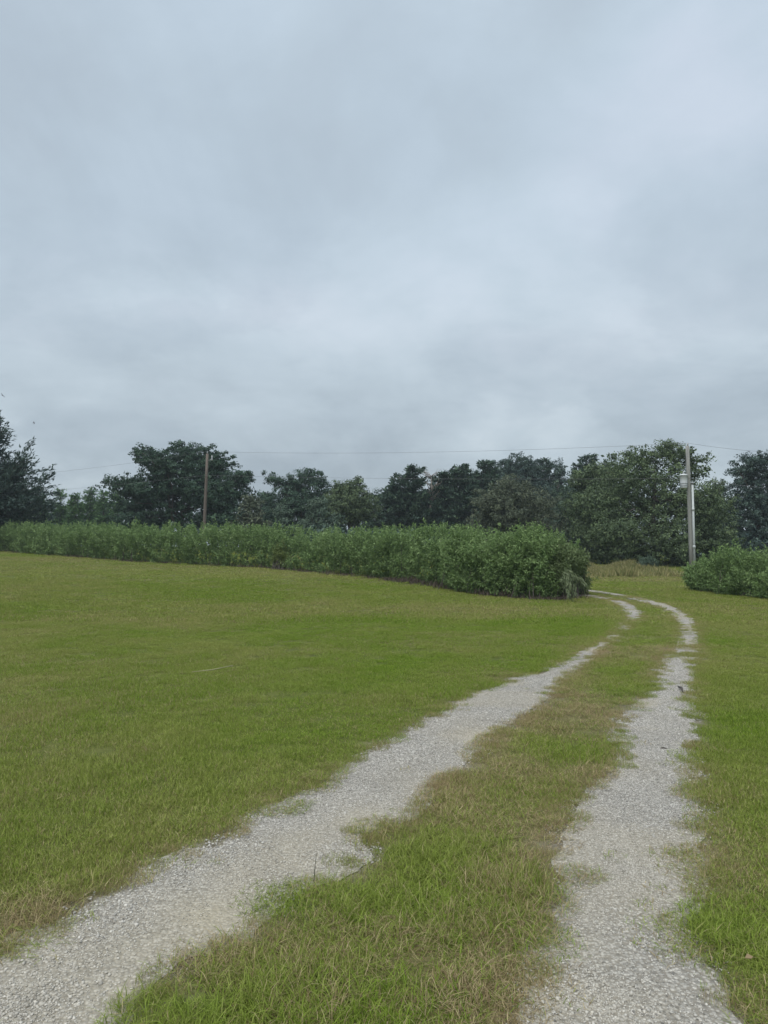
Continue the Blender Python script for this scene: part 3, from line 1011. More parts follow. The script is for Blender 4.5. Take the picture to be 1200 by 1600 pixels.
def pine_tree(name, label, u, top, half, Yd, fol, seed, bare=0.25, cone=False, per_m=26, size=0.36, wid=0.13, up=0.35, nb=None, group='trees of the far tree line', spread=.28, core=False):
    q = np.random.default_rng(seed)
    c = at_depth(u, top, Yd)
    bx, by = c[0], Yd
    bz = float(terrain(bx, by))
    H = c[2] - bz
    Wd = half / FPX * Yd * (1.0 if cone else 1.3)
    tp = limb_path(q, (bx, by, bz - .2), (bx + q.normal(0, .01) * H, by, bz + H * .97), 8, .012, 0)
    br = []
    nb = nb or int(9 * H)
    for k in range(nb):
        fz = bare + (1 - bare) * q.random() ** (1.0 if not cone else 1.15)
        a = q.random() * 6.28
        r_ = (1 - fz) / (1 - bare)
        env = (r_ ** .8 if cone else min(1, .25 + 1.3 * r_) * (1 if r_ < .75 else .8))
        ln = Wd * env * q.uniform(.6, 1.1) + .25
        z0 = bz + H * fz
        x0 = np.interp(z0, tp[:, 2], tp[:, 0])
        t_ = np.linspace(0, 1, 5)[:, None]
        dr = np.array([math.cos(a), math.sin(a), 0])
        p = np.array([x0, by, z0]) + dr * ln * t_ + np.array([0, 0, 1]) * (up * ln * t_ ** 2 - (0.12 * ln * t_))
        p[1:] += q.normal(0, .05 * ln, (4, 3))
        p[:, 2] = np.minimum(p[:, 2], bz + H)
        br.append(p)
        if ln > 1.6:
            for j in range(int(ln * 1.6)):
                k0 = q.integers(1, 4)
                e = p[k0] + (dr * .6 + unit(q, 1)[0] * .8 + np.array([0, 0, up])) * ln * .28
                br.append(np.array([p[k0], (p[k0] + e) / 2 + q.normal(0, .03, 3), e]))
    cr = spray_crown(q, br, per_m, size, wid, spread)
    if core:
        lob = [(bx, by, bz + H * k_, Wd * .93 * (1 - k_), Wd * .93 * (1 - k_), H * .10) for k_ in np.linspace(.06, .85, 10)]
        c2, _ = lobe_crown(q, lob, 800, .75, 32, .24)
        cr = (np.vstack([cr[0], c2[0]]), np.vstack([cr[1], c2[1] + len(cr[0])]), np.concatenate([cr[2], c2[2]]))
    limbs = [(p, .035 + .01 * q.random()) for p in br if len(p) == 5]
    return finish_tree(name, label, (bx, by, bz), tp, np.linspace(H * .02, H * .004, 8), limbs, cr, fol, group=group)


# ------------------------------------------------------------------ the tree line
pine_tree('cedar_tree', 'tall dark feathery evergreen cut by the edge of the photo above the hedge', -62, 585, 150, 62, 'dark', 901, 0.04, True, 18, .36, .11, .42, 380, None, .26, core=True)
for i, (u, tp_, hf, yd, lab) in enumerate([
        (95, 764, 22, 92, 'young green pine beside the feathery dark evergreen'), (118, 768, 20, 88, 'second young green pine from the feathery dark evergreen'),
        (141, 763, 22, 95, 'middle young green pine of the low row left of the big oak'), (163, 767, 20, 90, 'fourth young green pine of the low row, near the big oak'),
        (184, 768, 22, 96, 'young green pine touching the big dome shaped oak'), (62, 770, 24, 90, 'young green pine half hidden behind the feathery dark evergreen')]):
    pine_tree('young_pine_tree', lab, u, tp_, hf, yd, 'young', 910 + i, 0.02, True, 34, .34, .14, .3, 110, 'low row of young pines', .3)
broad_tree('oak_tree', 'broad dark dome shaped oak behind the brown pole', 285, 695, 112, 75, 'oak', 921, gap=.24, leaf=.26, dens=.95, clump=.066,
           lobes_px=[(250, 725, 32, 24), (300, 716, 34, 22), (285, 745, 50, 32), (340, 732, 28, 26), (240, 765, 40, 30), (205, 775, 32, 30), (330, 775, 48, 30), (365, 765, 32, 26), (285, 790, 60, 34),
                     (215, 815, 42, 28), (350, 815, 46, 30), (232, 712, 15, 12), (322, 707, 16, 12), (280, 700, 16, 10), (386, 748, 14, 11), (188, 758, 16, 14)])
broad_tree('broadleaf_tree', 'low grey olive tree on the flank of the big dome shaped oak', 392, 772, 34, 68, 'brown', 922)
broad_tree('broadleaf_tree', 'dark open crowned tree with a stray branch, right of the big oak', 466, 735, 48, 84, 'oak', 923, gap=.18, clump=.11,
           lobes_px=[(478, 748, 26, 15), (455, 762, 26, 18), (430, 752, 12, 8), (421, 742, 8, 5), (495, 765, 22, 18), (465, 790, 44, 28), (440, 800, 34, 30), (500, 800, 34, 30), (484, 740, 12, 6)])
broad_tree('broadleaf_tree', 'small dull green tree in front of the open crowned tree', 440, 788, 30, 70, 'grey', 924, nl=8)
broad_tree('broadleaf_tree', 'rounded grey green tree beneath the gap in the tree line', 500, 774, 38, 70, 'grey', 925)
broad_tree('broadleaf_tree', 'olive tree with small upright tips right of the open crowned tree', 548, 752, 40, 78, 'olive', 926, gap=.1,
           lobes_px=[(530, 766, 20, 14), (552, 762, 20, 12), (562, 753, 6, 8), (545, 790, 38, 26), (520, 800, 28, 28), (570, 795, 24, 26)])
broad_tree('broadleaf_tree', 'low dark tree filling the dip before the pines', 592, 764, 28, 88, 'oak', 927, nl=9)
broad_tree('broadleaf_tree', 'low dark tree closing the notch between oak and open crowned tree', 418, 764, 30, 92, 'oak', 953, nl=10)
broad_tree('broadleaf_tree', 'dark low crowned tree at the foot of the first pines', 612, 757, 30, 93, 'dark', 954, nl=10)
broad_tree('broadleaf_tree', 'dark rounded tree packed among the middle pines', 690, 741, 44, 95, 'dark', 956, nl=11)
broad_tree('broadleaf_tree', 'dark rounded tree behind the peaked middle pine', 738, 734, 40, 96, 'oak', 957, nl=11)
pine_tree('pine_tree', 'dark pine with tufted top at the start of the pines', 624, 742, 24, 86, 'pine', 931, .12, size=.40, wid=.17, per_m=42)
pine_tree('pine_tree', 'dark pine with flat tufted head beside the bare grey treetop', 648, 730, 26, 86, 'pine', 932, .12, size=.40, wid=.17, per_m=42)
pine_tree('pine_tree', 'dark pine just right of the bare grey treetop', 692, 736, 28, 88, 'pine', 933, .1, size=.40, wid=.17, per_m=42)
pine_tree('pine_tree', 'peaked dark pine in the middle of the tree line', 721, 727, 26, 88, 'pine', 934, .1, size=.40, wid=.17, per_m=42)
pine_tree('pine_tree', 'slim dark pine between the peaked pine and the bare grey treetop', 706, 740, 22, 90, 'pine', 936, .08, size=.40, wid=.17, per_m=42)
pine_tree('pine_tree', 'dark pine left of the highest rounded crown', 757, 722, 28, 90, 'pine', 935, .1, size=.40, wid=.17, per_m=42)
# bare treetop
q = np.random.default_rng(940)
c0 = at_depth(671, 733, 87)
bz = float(terrain(c0[0], 87))
dt = empty('bare_tree', (c0[0], 87, bz))
tag(dt, 'leafless pale grey treetop standing between the dark pines', 'tree', 'trees of the far tree line')
g = Geo()
Hh = c0[2] - bz
tp = limb_path(q, (0, 0, -.2), (.2, 0, Hh * .9), 7, .02, 0)
g.tube(tp, np.linspace(.2, .05, 7), 7)
for k in range(46):
    s_ = tp[q.integers(4, 7)] + q.normal(0, .1, 3)
    e_ = s_ + (unit(q, 1)[0] * np.array([1, 1, .4]) + np.array([0, 0, .9])) * q.uniform(.9, 2.1)
    e_[2] = min(e_[2], Hh)
    g.tube(limb_path(q, s_, e_, 5, .12, 0), np.linspace(.045, .015, 5), 4)
g.build('trunk', DEADWOOD, dt)
broad_tree('broadleaf_tree', 'highest rounded dark crown in the middle of the tree line', 806, 708, 40, 92, 'dark', 941, clump=.12,
           lobes_px=[(806, 722, 26, 14), (785, 735, 24, 18), (830, 735, 24, 18), (806, 760, 42, 34), (780, 790, 40, 40), (835, 790, 40, 40)])
broad_tree('broadleaf_tree', 'dark flat topped tree right of the highest rounded crown', 872, 716, 36, 92, 'dark', 942, gap=.08)
pine_tree('pine_tree', 'dark pine behind the broad olive tree near the grey pole', 918, 713, 30, 94, 'pine', 943, .1, size=.40, wid=.17, per_m=42)
pine_tree('pine_tree', 'dark pine with a small tufted tip left of the tallest olive crown', 850, 718, 22, 95, 'pine', 944, .1, size=.40, wid=.17, per_m=42)
broad_tree('broadleaf_tree', 'rounded grey brown tree standing in front of the dark pines', 805, 744, 62, 60, 'brown', 945, leaf=.2, dens=1.1,
           lobes_px=[(800, 762, 34, 18), (770, 785, 32, 24), (840, 785, 32, 24), (805, 800, 52, 32), (775, 825, 44, 28), (838, 825, 44, 28), (805, 852, 58, 28), (752, 790, 10, 8)])
broad_tree('broadleaf_tree', 'grey green tree between the grey brown tree and the broad olive tree', 880, 752, 30, 76, 'grey', 946, nl=12)
broad_tree('broadleaf_tree', 'dull green tree with a single tuft poking above its crown', 945, 706, 44, 70, 'olive', 947, gap=.1,
           lobes_px=[(961, 712, 9, 5), (940, 735, 26, 14), (915, 748, 22, 16), (960, 745, 28, 20), (940, 775, 44, 32), (930, 815, 46, 36), (955, 855, 46, 36)])
broad_tree('broadleaf_tree', 'tall broad olive tree behind the grey pole', 1020, 690, 122, 57, 'olive', 948, leaf=.20, dens=1.25, gap=.08, clump=.065, per=36,
           lobes_px=[(1030, 704, 28, 14), (1000, 718, 26, 18), (1075, 708, 22, 14), (1088, 735, 18, 18), (1045, 735, 42, 26), (985, 750, 44, 28), (940, 785, 42, 28), (912, 790, 24, 20), (1020, 785, 60, 38), (1085, 790, 44, 34),
                     (1118, 800, 20, 22), (960, 830, 54, 36), (1040, 840, 62, 40), (1105, 840, 34, 36), (990, 868, 60, 26), (1070, 872, 50, 22), (1000, 698, 10, 6), (1093, 716, 10, 8)])
broad_tree('broadleaf_tree', 'dark gappy tree at the edge beyond the grey pole', 1182, 706, 62, 68, 'dark', 949, gap=.2, leaf=.22, clump=.10,
           lobes_px=[(1165, 722, 22, 14), (1195, 722, 22, 14), (1150, 745, 26, 18), (1185, 750, 34, 24), (1215, 745, 30, 28), (1160, 780, 36, 26), (1205, 790, 40, 30), (1180, 820, 54, 34), (1150, 850, 40, 34), (1210, 860, 50, 34)])
broad_tree('broadleaf_tree', 'low brownish tree filling the gap left of the dark gappy tree', 1122, 742, 26, 74, 'olive', 950, nl=10)
# the wood behind the line, one dark mass between the trees
q = np.random.default_rng(955)
lob = []
for X0 in np.arange(-95, 95, 3.2):
    y0 = 100 + q.uniform(-2, 4)
    z0 = float(terrain(X0, y0))
    hh = np.interp(600 + X0 * 11, [-200, 75, 200, 400, 430, 590, 640, 900, 1100, 1250], [8, 7.8, 7.8, 7.8, 8.6, 8.4, 11.0, 11.9, 9.3, 9.6]) * (1 + .10 * fbm(X0 * .25, 3, 77)) - .3
    lob.append((X0 + q.normal(0, .5), y0, z0 + hh * .5, 2.6, 2.4, hh * .5))
for X0 in np.arange(-6, 52, 2.2):
    y0 = 66 + q.uniform(-2, 4)
    lob.append((X0, y0, float(terrain(X0, y0)) + 1.1, 1.8, 1.5, 1.3 + .5 * q.random()))
cr, _ = lobe_crown(q, lob, 3300, 1.05, 30, .40)
wd = mesh_np('far_woods', cr[0], cr[1], FOL['dark'], attrs={'tint': cr[2]})
tag(wd, 'dark unbroken wood showing between the trees of the line', 'woods', kind='stuff')

# ------------------------------------------------------------------ hedges


def hedge_foliage(q, path, height, depth, shoots_per_m, leaf=0.10, seed=0, end_taper=1.2, start_taper=0.0, shoot=0.55, per=26, droop=0.0, lump=0.36):
    """leafy shoots growing out of a long rounded body. path: (n,3) front foot line, hedge lies behind it"""
    path = np.asarray(path, float)
    seg = np.diff(path[:, :2], axis=0)
    sl = np.linalg.norm(seg, axis=1)
    cs = np.concatenate([[0], np.cumsum(sl)])
    tot = cs[-1]
    n_ = int(shoots_per_m * tot)
    s = q.random(n_) * tot
    px, py = np.interp(s, cs, path[:, 0]), np.interp(s, cs, path[:, 1])
    h = np.interp(s, cs, np.asarray(height, float) if np.ndim(height) else np.full(len(path), height))
    h = h * (1 + .09 * fbm(s * .55 + seed, s * 0 + 2.5, seed + 3, 3))
    k_ = np.clip(np.searchsorted(cs, s) - 1, 0, len(seg) - 1)
    tx, ty = seg[k_, 0] / sl[k_], seg[k_, 1] / sl[k_]
    nx, ny = -ty, tx                       # one side normal; flip so that it points away from the camera
    sg = np.where(nx * px + ny * py > 0, 1, -1)
    nx, ny = nx * sg, ny * sg
    th = np.where(q.random(n_) < .55, np.arcsin(np.clip(q.random(n_), 0.01, 1) ** (1 / .55)), np.pi * q.beta(2.2, 2.6, n_))
    tap = np.ones(n_)
    if end_taper:
        tap = np.minimum(tap, np.sqrt(np.clip((tot - s) / end_taper, 0.02, 1)))
    if start_taper:
        tap = np.minimum(tap, np.sqrt(np.clip(s / start_taper, 0.02, 1)))
    ce, se = np.cos(th), np.sin(th)
    ex = 0.55
    hx = np.sign(ce) * np.abs(ce) ** ex
    hz = np.abs(se) ** ex
    lmp = 1 + lump * fbm(s * 0.75 + seed, th * 2.2, seed + 5, 3)
    body = depth / 2
    r_in = 1 - 0.35 * q.random(n_) ** 2
    dd = body * (1 - hx * tap * lmp * r_in) + 0.25 * (1 - hz)          # distance behind the front line
    zz_ = h * tap * hz * lmp * r_in * 0.93
    bx_, by_ = px + nx * dd, py + ny * dd
    bz_ = terrain(bx_, by_) + 0.08 + zz_
    out = np.stack([-nx * ce * .8, -ny * ce * .8, 0.6 + se * .9], 1) + 0.45 * unit(q, n_)
    out /= np.linalg.norm(out, axis=1)[:, None]
    sln = shoot * (0.5 + 0.7 * q.random(n_) + 1.1 * q.random(n_) ** 6)
    start = np.stack([bx_, by_, bz_], 1) - out * (sln * .55)[:, None]
    ci = np.repeat(np.arange(n_), per)
    t_ = q.random(len(ci))
    p = start[ci] + out[ci] * (sln[ci] * t_)[:, None]
    p[:, 2] -= droop * t_ ** 2 * sln[ci]
    ax = out[ci] * .45 + unit(q, len(ci)) * .9
    p = p + unit(q, len(ci)) * (0.10 * sln[ci] * (1.2 - t_))[:, None]
    p[:, 2] = np.maximum(p[:, 2], terrain(p[:, 0], p[:, 1]) + .04)
    ln = leaf * (0.6 + .8 * q.random(len(ci)))
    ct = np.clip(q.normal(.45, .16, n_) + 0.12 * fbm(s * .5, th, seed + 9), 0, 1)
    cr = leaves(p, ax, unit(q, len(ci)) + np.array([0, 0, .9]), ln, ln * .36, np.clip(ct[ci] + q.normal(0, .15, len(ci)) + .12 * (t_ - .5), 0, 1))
    nc = int(46 * tot)
    s2 = q.random(nc) * tot
    k2 = np.clip(np.searchsorted(cs, s2) - 1, 0, len(seg) - 1)
    t2 = seg[k2] / sl[k2][:, None]
    n2_ = np.stack([-t2[:, 1], t2[:, 0]], 1)
    p2 = np.stack([np.interp(s2, cs, path[:, 0]), np.interp(s2, cs, path[:, 1])], 1)
    n2_ = n2_ * np.where((n2_ * p2).sum(1) > 0, 1, -1)[:, None]
    edge_ = np.clip(np.minimum(s2, tot - s2) / 1.2, .25, 1)
    p2 = p2 + n2_ * (body * q.uniform(.65, 1.25, nc))[:, None]
    h2 = np.interp(s2, cs, np.asarray(height, float) if np.ndim(height) else np.full(len(path), height))
    p2 = np.column_stack([p2, terrain(p2[:, 0], p2[:, 1]) + h2 * edge_ * q.uniform(.05, .72, nc)])
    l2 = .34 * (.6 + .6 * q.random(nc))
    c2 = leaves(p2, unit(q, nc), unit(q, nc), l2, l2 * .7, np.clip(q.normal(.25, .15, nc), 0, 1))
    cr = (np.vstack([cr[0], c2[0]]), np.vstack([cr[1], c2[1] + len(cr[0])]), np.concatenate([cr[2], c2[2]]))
    return cr, start


def hedge_thing(name, label, cat, path, height, depth, per_m, fol, seed, group=None, **kw):
    q = np.random.default_rng(seed)
    cr, start = hedge_foliage(q, path, height, depth, per_m, seed=seed, **kw)
    mid = np.asarray(path)[len(path) // 2]
    base = np.array([mid[0], mid[1], float(terrain(mid[0], mid[1]))])
    o = empty(name, base)
    tag(o, label, cat, group)
    v, f_, t_ = cr
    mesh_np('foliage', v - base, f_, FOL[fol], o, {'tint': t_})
    g = Geo()
    ids = q.choice(len(start), min(len(start), 260), replace=False)
    for i in ids:
        e = start[i]
        b = np.array([e[0] + q.normal(0, .25), e[1] + q.normal(0, .25), 0])
        b[2] = float(terrain(b[0], b[1])) - .05
        g.tube(limb_path(q, b, e, 4, .05, 0) - base, np.linspace(.018, .008, 4), 4, False)
    g.build('stems', BARK, o)['kind'] = 'stuff'
    return o


def foot(pts):
    return np.array([ground_at(u, v) for u, v in pts])


hp = foot([(-130, 856.5), (-60, 859), (0, 862), (100, 870), (200, 877.5), (320, 884), (430, 889), (520, 897), (600, 906), (660, 914), (705, 921), (740, 925)])
hedge_thing('hedge', 'long leafy green hedge running across the back of the lawn', 'hedge', hp, np.array([2.15, 2.2, 2.2, 2.2, 2.2, 2.2, 2.2, 2.25, 2.3, 2.3, 2.3, 2.2]), 4.0, 126, 'hedge', 960,
            per=26, leaf=.125, shoot=.6, end_taper=.8)
ep = foot([(690, 919), (735, 929), (800, 936), (850, 938), (885, 936), (905, 930)])
hedge_thing('shrub', 'bushy bright green shrub at the near end of the long hedge', 'shrub', ep, np.array([2.0, 2.15, 2.2, 2.1, 1.75, 1.2]), 3.6, 380, 'hedge', 961, per=30, leaf=.10, shoot=.7, end_taper=2.2, start_taper=.8, lump=.42)
lp = foot([(862, 938.5), (890, 937), (915, 931), (922, 926)])
hedge_thing('shrub', 'loose lighter green bush rounding off the near end of the hedge', 'shrub', lp, np.array([1.0, 1.45, 1.3, .8]), 1.9, 300, 'lightbush', 965, per=26, leaf=.10, shoot=.7, end_taper=1.2, start_taper=.6, lump=.5)
vp = foot([(418, 889.5), (445, 891)])
hedge_thing('shrub', 'yellow green bush bulging from the foot of the long hedge', 'shrub', vp, 1.5, 1.0, 260, 'vine', 962, per=20, leaf=.10, shoot=.5, end_taper=.6, start_taper=.6)
rp = foot([(1058, 919), (1085, 923), (1120, 928), (1160, 933), (1205, 938), (1260, 944), (1330, 952)])
hedge_thing('shrub', 'low leafy green thicket at the foot of the grey pole', 'shrub', rp, np.array([.75, 1.2, 1.4, 1.6, 1.7, 1.75, 1.8]), 3.6, 220, 'hedge', 963, per=26, leaf=.10, shoot=.65, lump=.48, start_taper=.9, end_taper=.5)
sp_ = foot([(1007, 893), (1034, 893)])
hedge_thing('shrub', 'small round dusky bush standing in the tall dry grass', 'shrub', sp_, .75, 1.1, 220, 'grey', 964, per=20, leaf=.12, shoot=.4, start_taper=.6, end_taper=.6)

# pale drooping plumes at the end of the hedge
q = np.random.default_rng(970)
fb = ground_at(893, 941)
ft = empty('plume_plant', fb)
tag(ft, 'pale drooping feathery plumes at the end of the long hedge', 'plant')
br = []
for (u0, v0, u1, v1, sag) in [(879, 905, 890, 931, .5), (886, 902, 888, 928, .6), (880, 897, 897, 901, .25), (890, 902, 914, 913, .2), (894, 905, 897, 930, .4)]:
    a, b = at_depth(u0, v0, fb[1] - .15 + q.normal(0, .1)), at_depth(u1, v1, fb[1] - .4 + q.normal(0, .12))
    t_ = np.linspace(0, 1, 8)[:, None]
    br.append(a + (b - a) * t_ + np.array([0, 0, sag]) * (t_ * (1 - t_)) * 2)
v, f_, t_ = spray_crown(q, br, 120, .18, .030, .07, .4)
v[:, 2] = np.maximum(v[:, 2], fb[2] + .03)
mesh_np('plumes', v - fb, f_, FOL['plume'], ft, {'tint': t_})
g = Geo()
for b in br:
    g.tube(b - fb, np.linspace(.009, .004, len(b)), 4, False)
    g.tube(limb_path(q, [-.1, 1.3, -.02], b[0] - fb, 5, .02, .1), np.linspace(.010, .006, 5), 4, False)
g.build('stalks', STALK, ft)


# ------------------------------------------------------------------ tall dry grass at the field edge, dead stalks under the hedge
def stalks(name, x, y, hmin, hmax, wid, fol, label, seed, lean=.3, cat='grass', per=14, rad=.18):
    q = np.random.default_rng(seed)
    x, y = np.repeat(x, per) + q.normal(0, rad, len(x) * per), np.repeat(y, per) + q.normal(0, rad, len(y) * per)
    n_ = len(x)
    p = np.stack([x, y, terrain(x, y)], 1)
    ax = np.stack([q.normal(0, lean, n_), q.normal(0, lean, n_), np.ones(n_)], 1)
    ln = hmin + (hmax - hmin) * q.random(n_) * np.clip(.6 + 1.1 * fbm(x * .8, y * .5, seed), .12, 1.4)
    v, f_, t_ = leaves(p, ax, unit(q, n_) * np.array([1, 1, .1]), ln, np.full(n_, wid), np.clip(q.normal(.45, .22, n_), 0, 1))
    o = mesh_np(name, v, f_, FOL[fol], attrs={'tint': t_})
    return tag(o, label, cat, kind='stuff')


q = np.random.default_rng(980)
A, B = ground_at(885, 903), ground_at(1075, 902)
n = 1700
t_ = q.random(n)
x = A[0] + (B[0] - A[0]) * t_ + q.normal(0, .5, n)
y = A[1] + (B[1] - A[1]) * t_ + q.random(n) ** .7 * 10
stalks('tall_dry_grass', x, y, .08, .72, .05, 'straw', 'tall straw coloured grass below the broad olive tree', 981)
xs_, ys_ = [], []
for a, b, m_ in ((0, 430, 60), (430, 600, 40), (600, 650, 40), (650, 840, 50), (840, 895, 60)):
    t_ = q.random(m_)
    for tt in t_:
        u_ = a + (b - a) * tt
        v_ = np.interp(u_, [0, 200, 430, 600, 705, 760, 860, 905], [862.5, 878, 889.5, 906.5, 921.5, 931, 938.5, 935])
        g0 = ground_at(u_, v_)
        xs_.append(g0[0] + q.normal(0, .1)); ys_.append(g0[1] + q.uniform(-.1, .6))
stalks('undergrowth', np.array(xs_), np.array(ys_), .12, .40, .022, 'deadtwig', 'brown dead stalks along the foot of the hedge', 982, .6, 'undergrowth', 12, .2)


# ------------------------------------------------------------------ utility poles and wires
def wire(name, label, pts, sag, r_=.0075):
    g = Geo()
    base = np.asarray(pts[0])
    for a, b, s_ in zip(pts[:-1], pts[1:], sag):
        a, b = np.asarray(a), np.asarray(b)
        t = np.linspace(0, 1, 25)[:, None]
        g.tube(a + (b - a) * t - np.array([0, 0, 4 * s_]) * t * (1 - t) - base, r_, 5)
    o = g.build(name, WIRE)
    o.location = base
    return tag(o, label, 'wire', 'overhead wires')


LY, RY = 62.0, 45.0
lt, lb = at_depth(324, 709, LY), at_depth(318, 824, LY)
lb[2] = float(terrain(lb[0], LY))
rt, rb = at_depth(1074, 697, RY), at_depth(1081, 890, RY)
rb[2] = float(terrain(rb[0], RY))
po = empty('utility_pole', lb)
tag(po, 'slender brown wooden utility pole behind the hedge before the oak', 'utility pole', 'utility poles')
g = Geo()
g.tube([(0, 0, -.3), *(list((lt - lb) * k for k in (.25, .5, .75, 1.0)))], [.155, .148, .138, .128, .118], 14)
g.build('pole', POLE_BROWN, po)
tl = lt - lb
g = Geo()
g.tube([tl + (.10, -.02, -.62), tl + (.42, -.02, -.50)], .03, 8)
g.build('bracket', STEEL, po)
g = Geo()
g.tube([tl + (.42, -.02, -.62), tl + (.42, -.02, -.5), tl + (.42, -.02, -.4), tl + (.42, -.02, -.3), tl + (.42, -.02, -.16)], [.07, .09, .05, .085, .04], 10)
g.build('insulator', PORCELAIN, po)
g = Geo()
g.tube([tl + (0, 0, 0), tl + (0, 0, .12), tl + (0, 0, .2)], [.03, .05, .035], 10)
g.build('top_insulator', PORCELAIN, po)

po = empty('utility_pole', rb)
tag(po, 'grey utility pole carrying a transformer can and a pale riser pipe', 'utility pole', 'utility poles')
tr = rt - rb
g = Geo()
g.tube([(0, 0, -.3), *(tr * k for k in (.25, .5, .75, 1.0))], [.145, .138, .13, .122, .112], 16)
g.build('pole', POLE_GREY, po)


def on_pole(k):
    return tr * k


Hp = tr[2]
# transformer can, px 1063..1073 wide, 741..763
ctop, cbot = at_depth(1068.2, 741.5, RY - .05) - rb, at_depth(1068.6, 763, RY - .05) - rb
g = Geo()
hcan = ctop[2] - cbot[2]
rc = 0.222
cx, cy = cbot[0] - .005, -.06
prof = [(0, .0), (rc * .8, .0), (rc * .92, .03), (rc * .96, .1), (rc, hcan * .5), (rc * 1.04, hcan - .08), (rc * 1.13, hcan - .07), (rc * 1.13, hcan - .03), (rc * .9, hcan + .02), (rc * .3, hcan + .05)]
g.tube([(cx, cy, cbot[2] + z) for r_, z in prof[1:]], [r_ for r_, z in prof[1:]], 20)
can = g.build('transformer', CAN, po)
g = Geo()
for zz in (.16, .30):
    th = np.linspace(0, 2 * np.pi, 21)
    g.tube(np.stack([cx + (rc + .012) * np.cos(th), cy + (rc + .012) * np.sin(th), np.full(21, cbot[2] + zz)], 1), .014, 5, False)
g.tube([(cx + rc * .9, cy, cbot[2] + .16), (cx + rc + .14, cy + .02, cbot[2] + .16)], .03, 6)
g.tube([(cx + rc * .9, cy, cbot[2] + .5), (cx + rc + .14, cy + .02, cbot[2] + .5)], .03, 6)
g.build('bracket', STEEL, can)
g = Geo()
g.tube([(cx, cy, cbot[2] + hcan + .03), (cx, cy, cbot[2] + hcan + .10), (cx, cy, cbot[2] + hcan + .15), (cx, cy, cbot[2] + hcan + .22)], [.045, .06, .04, .03], 10)
g.build('bushing', PORCELAIN, can)
# riser pipe on the other side
k0 = at_depth(1081.5, 757, RY - .12) - rb
k1 = at_depth(1085, 892, RY - .12) - rb
g = Geo()
g.tube([(k1[0], -.17, -.1), (k1[0] * .5 + k0[0] * .5, -.165, k0[2] * .5), (k0[0], -.16, k0[2])], [.072, .070, .066], 12)
rp_ = g.build('riser_pipe', CONDUIT, po)
for kk in (.30, .72):
    g = Geo()
    p = np.array([k1[0] + (k0[0] - k1[0]) * kk, -.166, k0[2] * kk])
    g.tube([p - (0, 0, .10), p + (0, 0, .10)], .082, 12)
    g.build('coupling', CONDUIT, rp_)
g = Geo()
g.tube([(k0[0], -.16, k0[2]), (k0[0] + .01, -.17, k0[2] + .10), (k0[0] + .03, -.19, k0[2] + .16)], [.085, .09, .06], 12)
g.build('weatherhead', STEEL, rp_)
g = Geo()
g.tube([tr + (.02, 0, -.05), tr + (.02, -.01, .12), tr + (.02, -.01, .2)], [.03, .05, .035], 10)
g.build('insulator', PORCELAIN, po)
g = Geo()
g.tube([tr + (-.02, -.13, -.1), (cx + .1, -.14, ctop[2] + .5), (cx, cy, cbot[2] + hcan + .22)], .012, 5)
g.build('jumper_wire', WIRE, po)

lmid, rmid = at_depth(322, 743, LY), at_depth(1077, 748, RY)
lmid[1] -= .15
rmid[1] -= .16
wire('overhead_wire', 'upper overhead wire strung over the tree line between the two poles', [lt + (0, 0, .2), rt + (.02, 0, .2)], [.35])
wire('overhead_wire', 'lower overhead wire crossing the dark trees between the two poles', [lmid, rmid], [.15])
wire('overhead_wire', 'upper wire falling away from the brown pole over the young pines', [lt + (0, 0, .2), at_depth(-260, 752, 78)], [.9])
wire('overhead_wire', 'lower wire falling away from the brown pole behind the oak', [lmid, at_depth(-260, 782, 78)], [.5])
wire('overhead_wire', 'upper wire leaving the grey pole toward the photo edge', [rt + (.02, 0, .2), at_depth(1520, 702, 30)], [.45])
wire('overhead_wire', 'lower wire leaving the grey pole across the dark gappy tree', [rmid, at_depth(1520, 775, 30)], [.3])


# ------------------------------------------------------------------ small things
def stick(name, label, pts, rad, mat, cat='twig'):
    g = Geo()
    base = np.asarray(pts[0], float)
    g.tube(np.asarray(pts) - base, rad, 6)
    o = g.build(name, mat)
    o.location = base
    return tag(o, label, cat)


a, b = ground_at(300, 1056), ground_at(364, 1050)
m_ = (a + b) / 2 + (0, -.05, .0)
STRAWM = rough_mat('straw_stalk', (0.20, 0.19, 0.10), (0.30, 0.29, 0.17), 8)
stick('fallen_stalk', 'long pale fallen stalk lying on the open lawn', [a + (0, 0, .05), m_ + (0, 0, .06), b + (0, 0, .085)], [.004, .007, .006], STRAWM, 'stalk')
a = ground_at(490, 1392)
stick('upright_weed', 'single thin dark weed stem standing at the edge of the centre strip', [a, a + (.003, 0, .08), a + (.012, 0, .16)], [.0022, .0018, .001], rough_mat('weed_stem', (.03, .035, .02), (.06, .06, .035), 9), 'weed')
a, b = ground_at(1060, 1077), ground_at(1067, 1085)
stick('wood_chip', 'small dark strip of bark lying on the pale gravel', [a + (0, 0, .03), (a + b) / 2 + (.01, 0, .045), b + (0, 0, .03)], [.010, .015, .007], BARK, 'bark')
a = ground_at(1036, 1171)
stick('wood_chip', 'tiny dark twig end at the rim of the outer rut', [a + (-.02, 0, .01), a + (.0, 0, .015), a + (.03, -.01, .01)], [.004, .006, .003], BARK, 'twig')
a = ground_at(1165, 1538)
leafm = leaf_mat('fallen_leaf', (.2, .15, .08), (.25, .19, .11), (.3, .22, .13), .2)
v, f_, t_ = leaves(np.array([[0, 0, .09]]), np.array([[1, .3, .05]]), np.array([[0, -.5, 1.]]), np.array([.038]), np.array([.02]), np.array([.5]))
lf = mesh_np('fallen_leaf', np.vstack([v, v * (1, 1, 1) + (0, 0, -.0015)]), np.vstack([f_, f_[:, ::-1] + 4]), leafm, attrs={'tint': np.full(4, .5)})
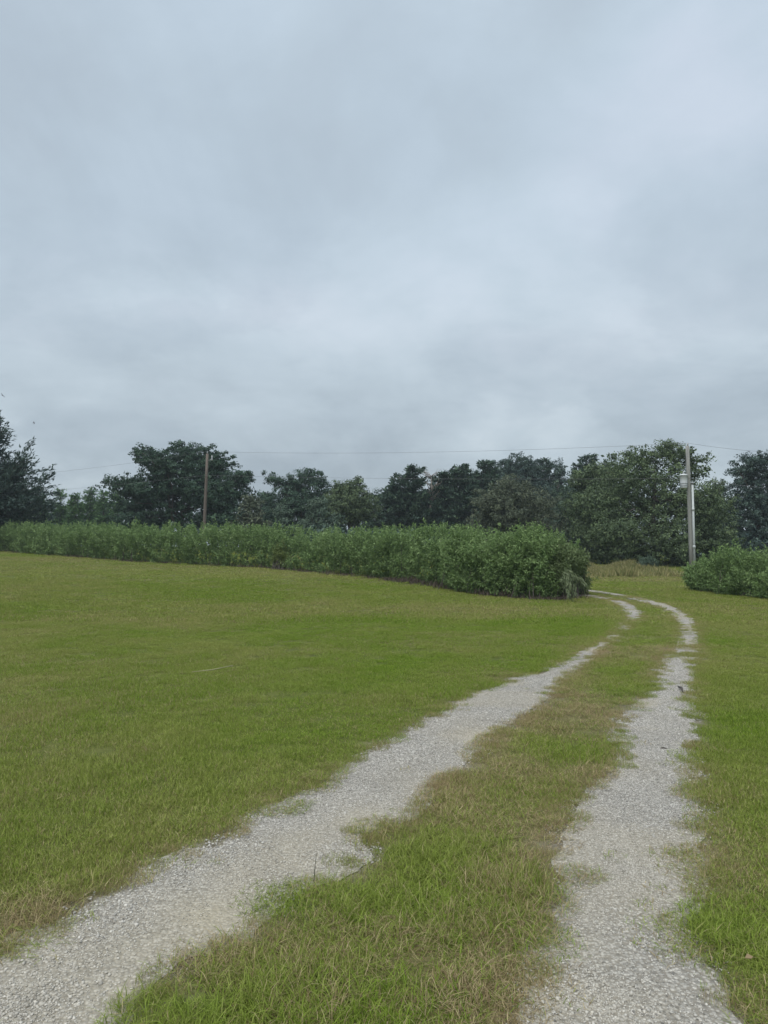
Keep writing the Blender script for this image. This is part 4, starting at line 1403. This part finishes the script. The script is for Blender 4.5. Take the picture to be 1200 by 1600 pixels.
lf.location = a
tag(lf, 'curled tan fallen leaf on the grassy verge beside the outer rut', 'leaf')


def bird(u, v, Yd, span, yaw, roll, label):
    p = at_depth(u, v, Yd)
    g = Geo()
    g.tube([(-.22, 0, 0), (-.12, 0, .02), (0, 0, .02), (.12, 0, .02), (.2, 0, .03), (.25, 0, .02)], [.02, .05, .065, .055, .035, .006], 8)
    o = g.build('bird', BIRD)
    for s_ in (-1, 1):
        xs = np.array([[.09, 0, .03], [.10, .3, .12], [.02, .62, .10], [-.06, .55, .09], [-.08, .25, .10], [-.08, 0, .03]]) * (1, s_ * span, 1)
        w = np.vstack([xs, xs + (0, 0, .012)])
        tri = np.array([[0, 1, 4], [0, 4, 5], [1, 2, 3], [1, 3, 4]])
        rim = [(i_, (i_ + 1) % 6, (i_ + 1) % 6 + 6, i_ + 6) for i_ in range(6)]
        mesh_np('wing', w, [np.array(rim), np.vstack([tri[:, ::-1], tri + 6])], BIRD, o)
    tl_ = np.array([[-.2, 0, .015], [-.34, .07, .01], [-.35, -.07, .01], [-.2, 0, .003], [-.34, .07, -.002], [-.35, -.07, -.002]])
    mesh_np('tail', tl_, np.array([[0, 1, 2], [3, 5, 4], [0, 3, 4], [0, 4, 1], [1, 4, 5], [1, 5, 2], [2, 5, 3], [2, 3, 0]]), BIRD, o)
    o.location = p
    o.rotation_euler = (roll, 0, yaw)
    o.scale = (.48, .48, .48)
    return tag(o, label, 'bird', 'birds in flight')


bird(53, 661, 80, 1.0, .6, .7, 'tiny dark bird flying right of the feathery evergreen tip')
bird(4, 618, 80, 1.0, -.5, -.7, 'tiny dark bird flying at the photo edge above the feathery evergreen')


# ------------------------------------------------------------------ the damp air between here and the tree line
hz = Geo()
bx0, bx1, by0, by1, bz0, bz1 = -900, 900, -150, 1100, -3.5, 22
hz.add([(x, y, z) for z in (bz0, bz1) for x, y in ((bx0, by0), (bx1, by0), (bx1, by1), (bx0, by1))],
       [(3, 2, 1, 0), (4, 5, 6, 7), (0, 1, 5, 4), (1, 2, 6, 5), (2, 3, 7, 6), (3, 0, 4, 7)])
m, t, out = new_mat('haze_air')
pv = t.nodes.new('ShaderNodeVolumePrincipled')
pv.inputs['Color'].default_value = (0.80, 0.90, 1.0, 1)
pv.inputs['Density'].default_value = 0.0004
t.links.new(pv.outputs[0], out.inputs['Volume'])
ho = hz.build('haze', m, None, False)
tag(ho, 'thin damp grey air between the lawn and the tree line', 'haze', kind='stuff')
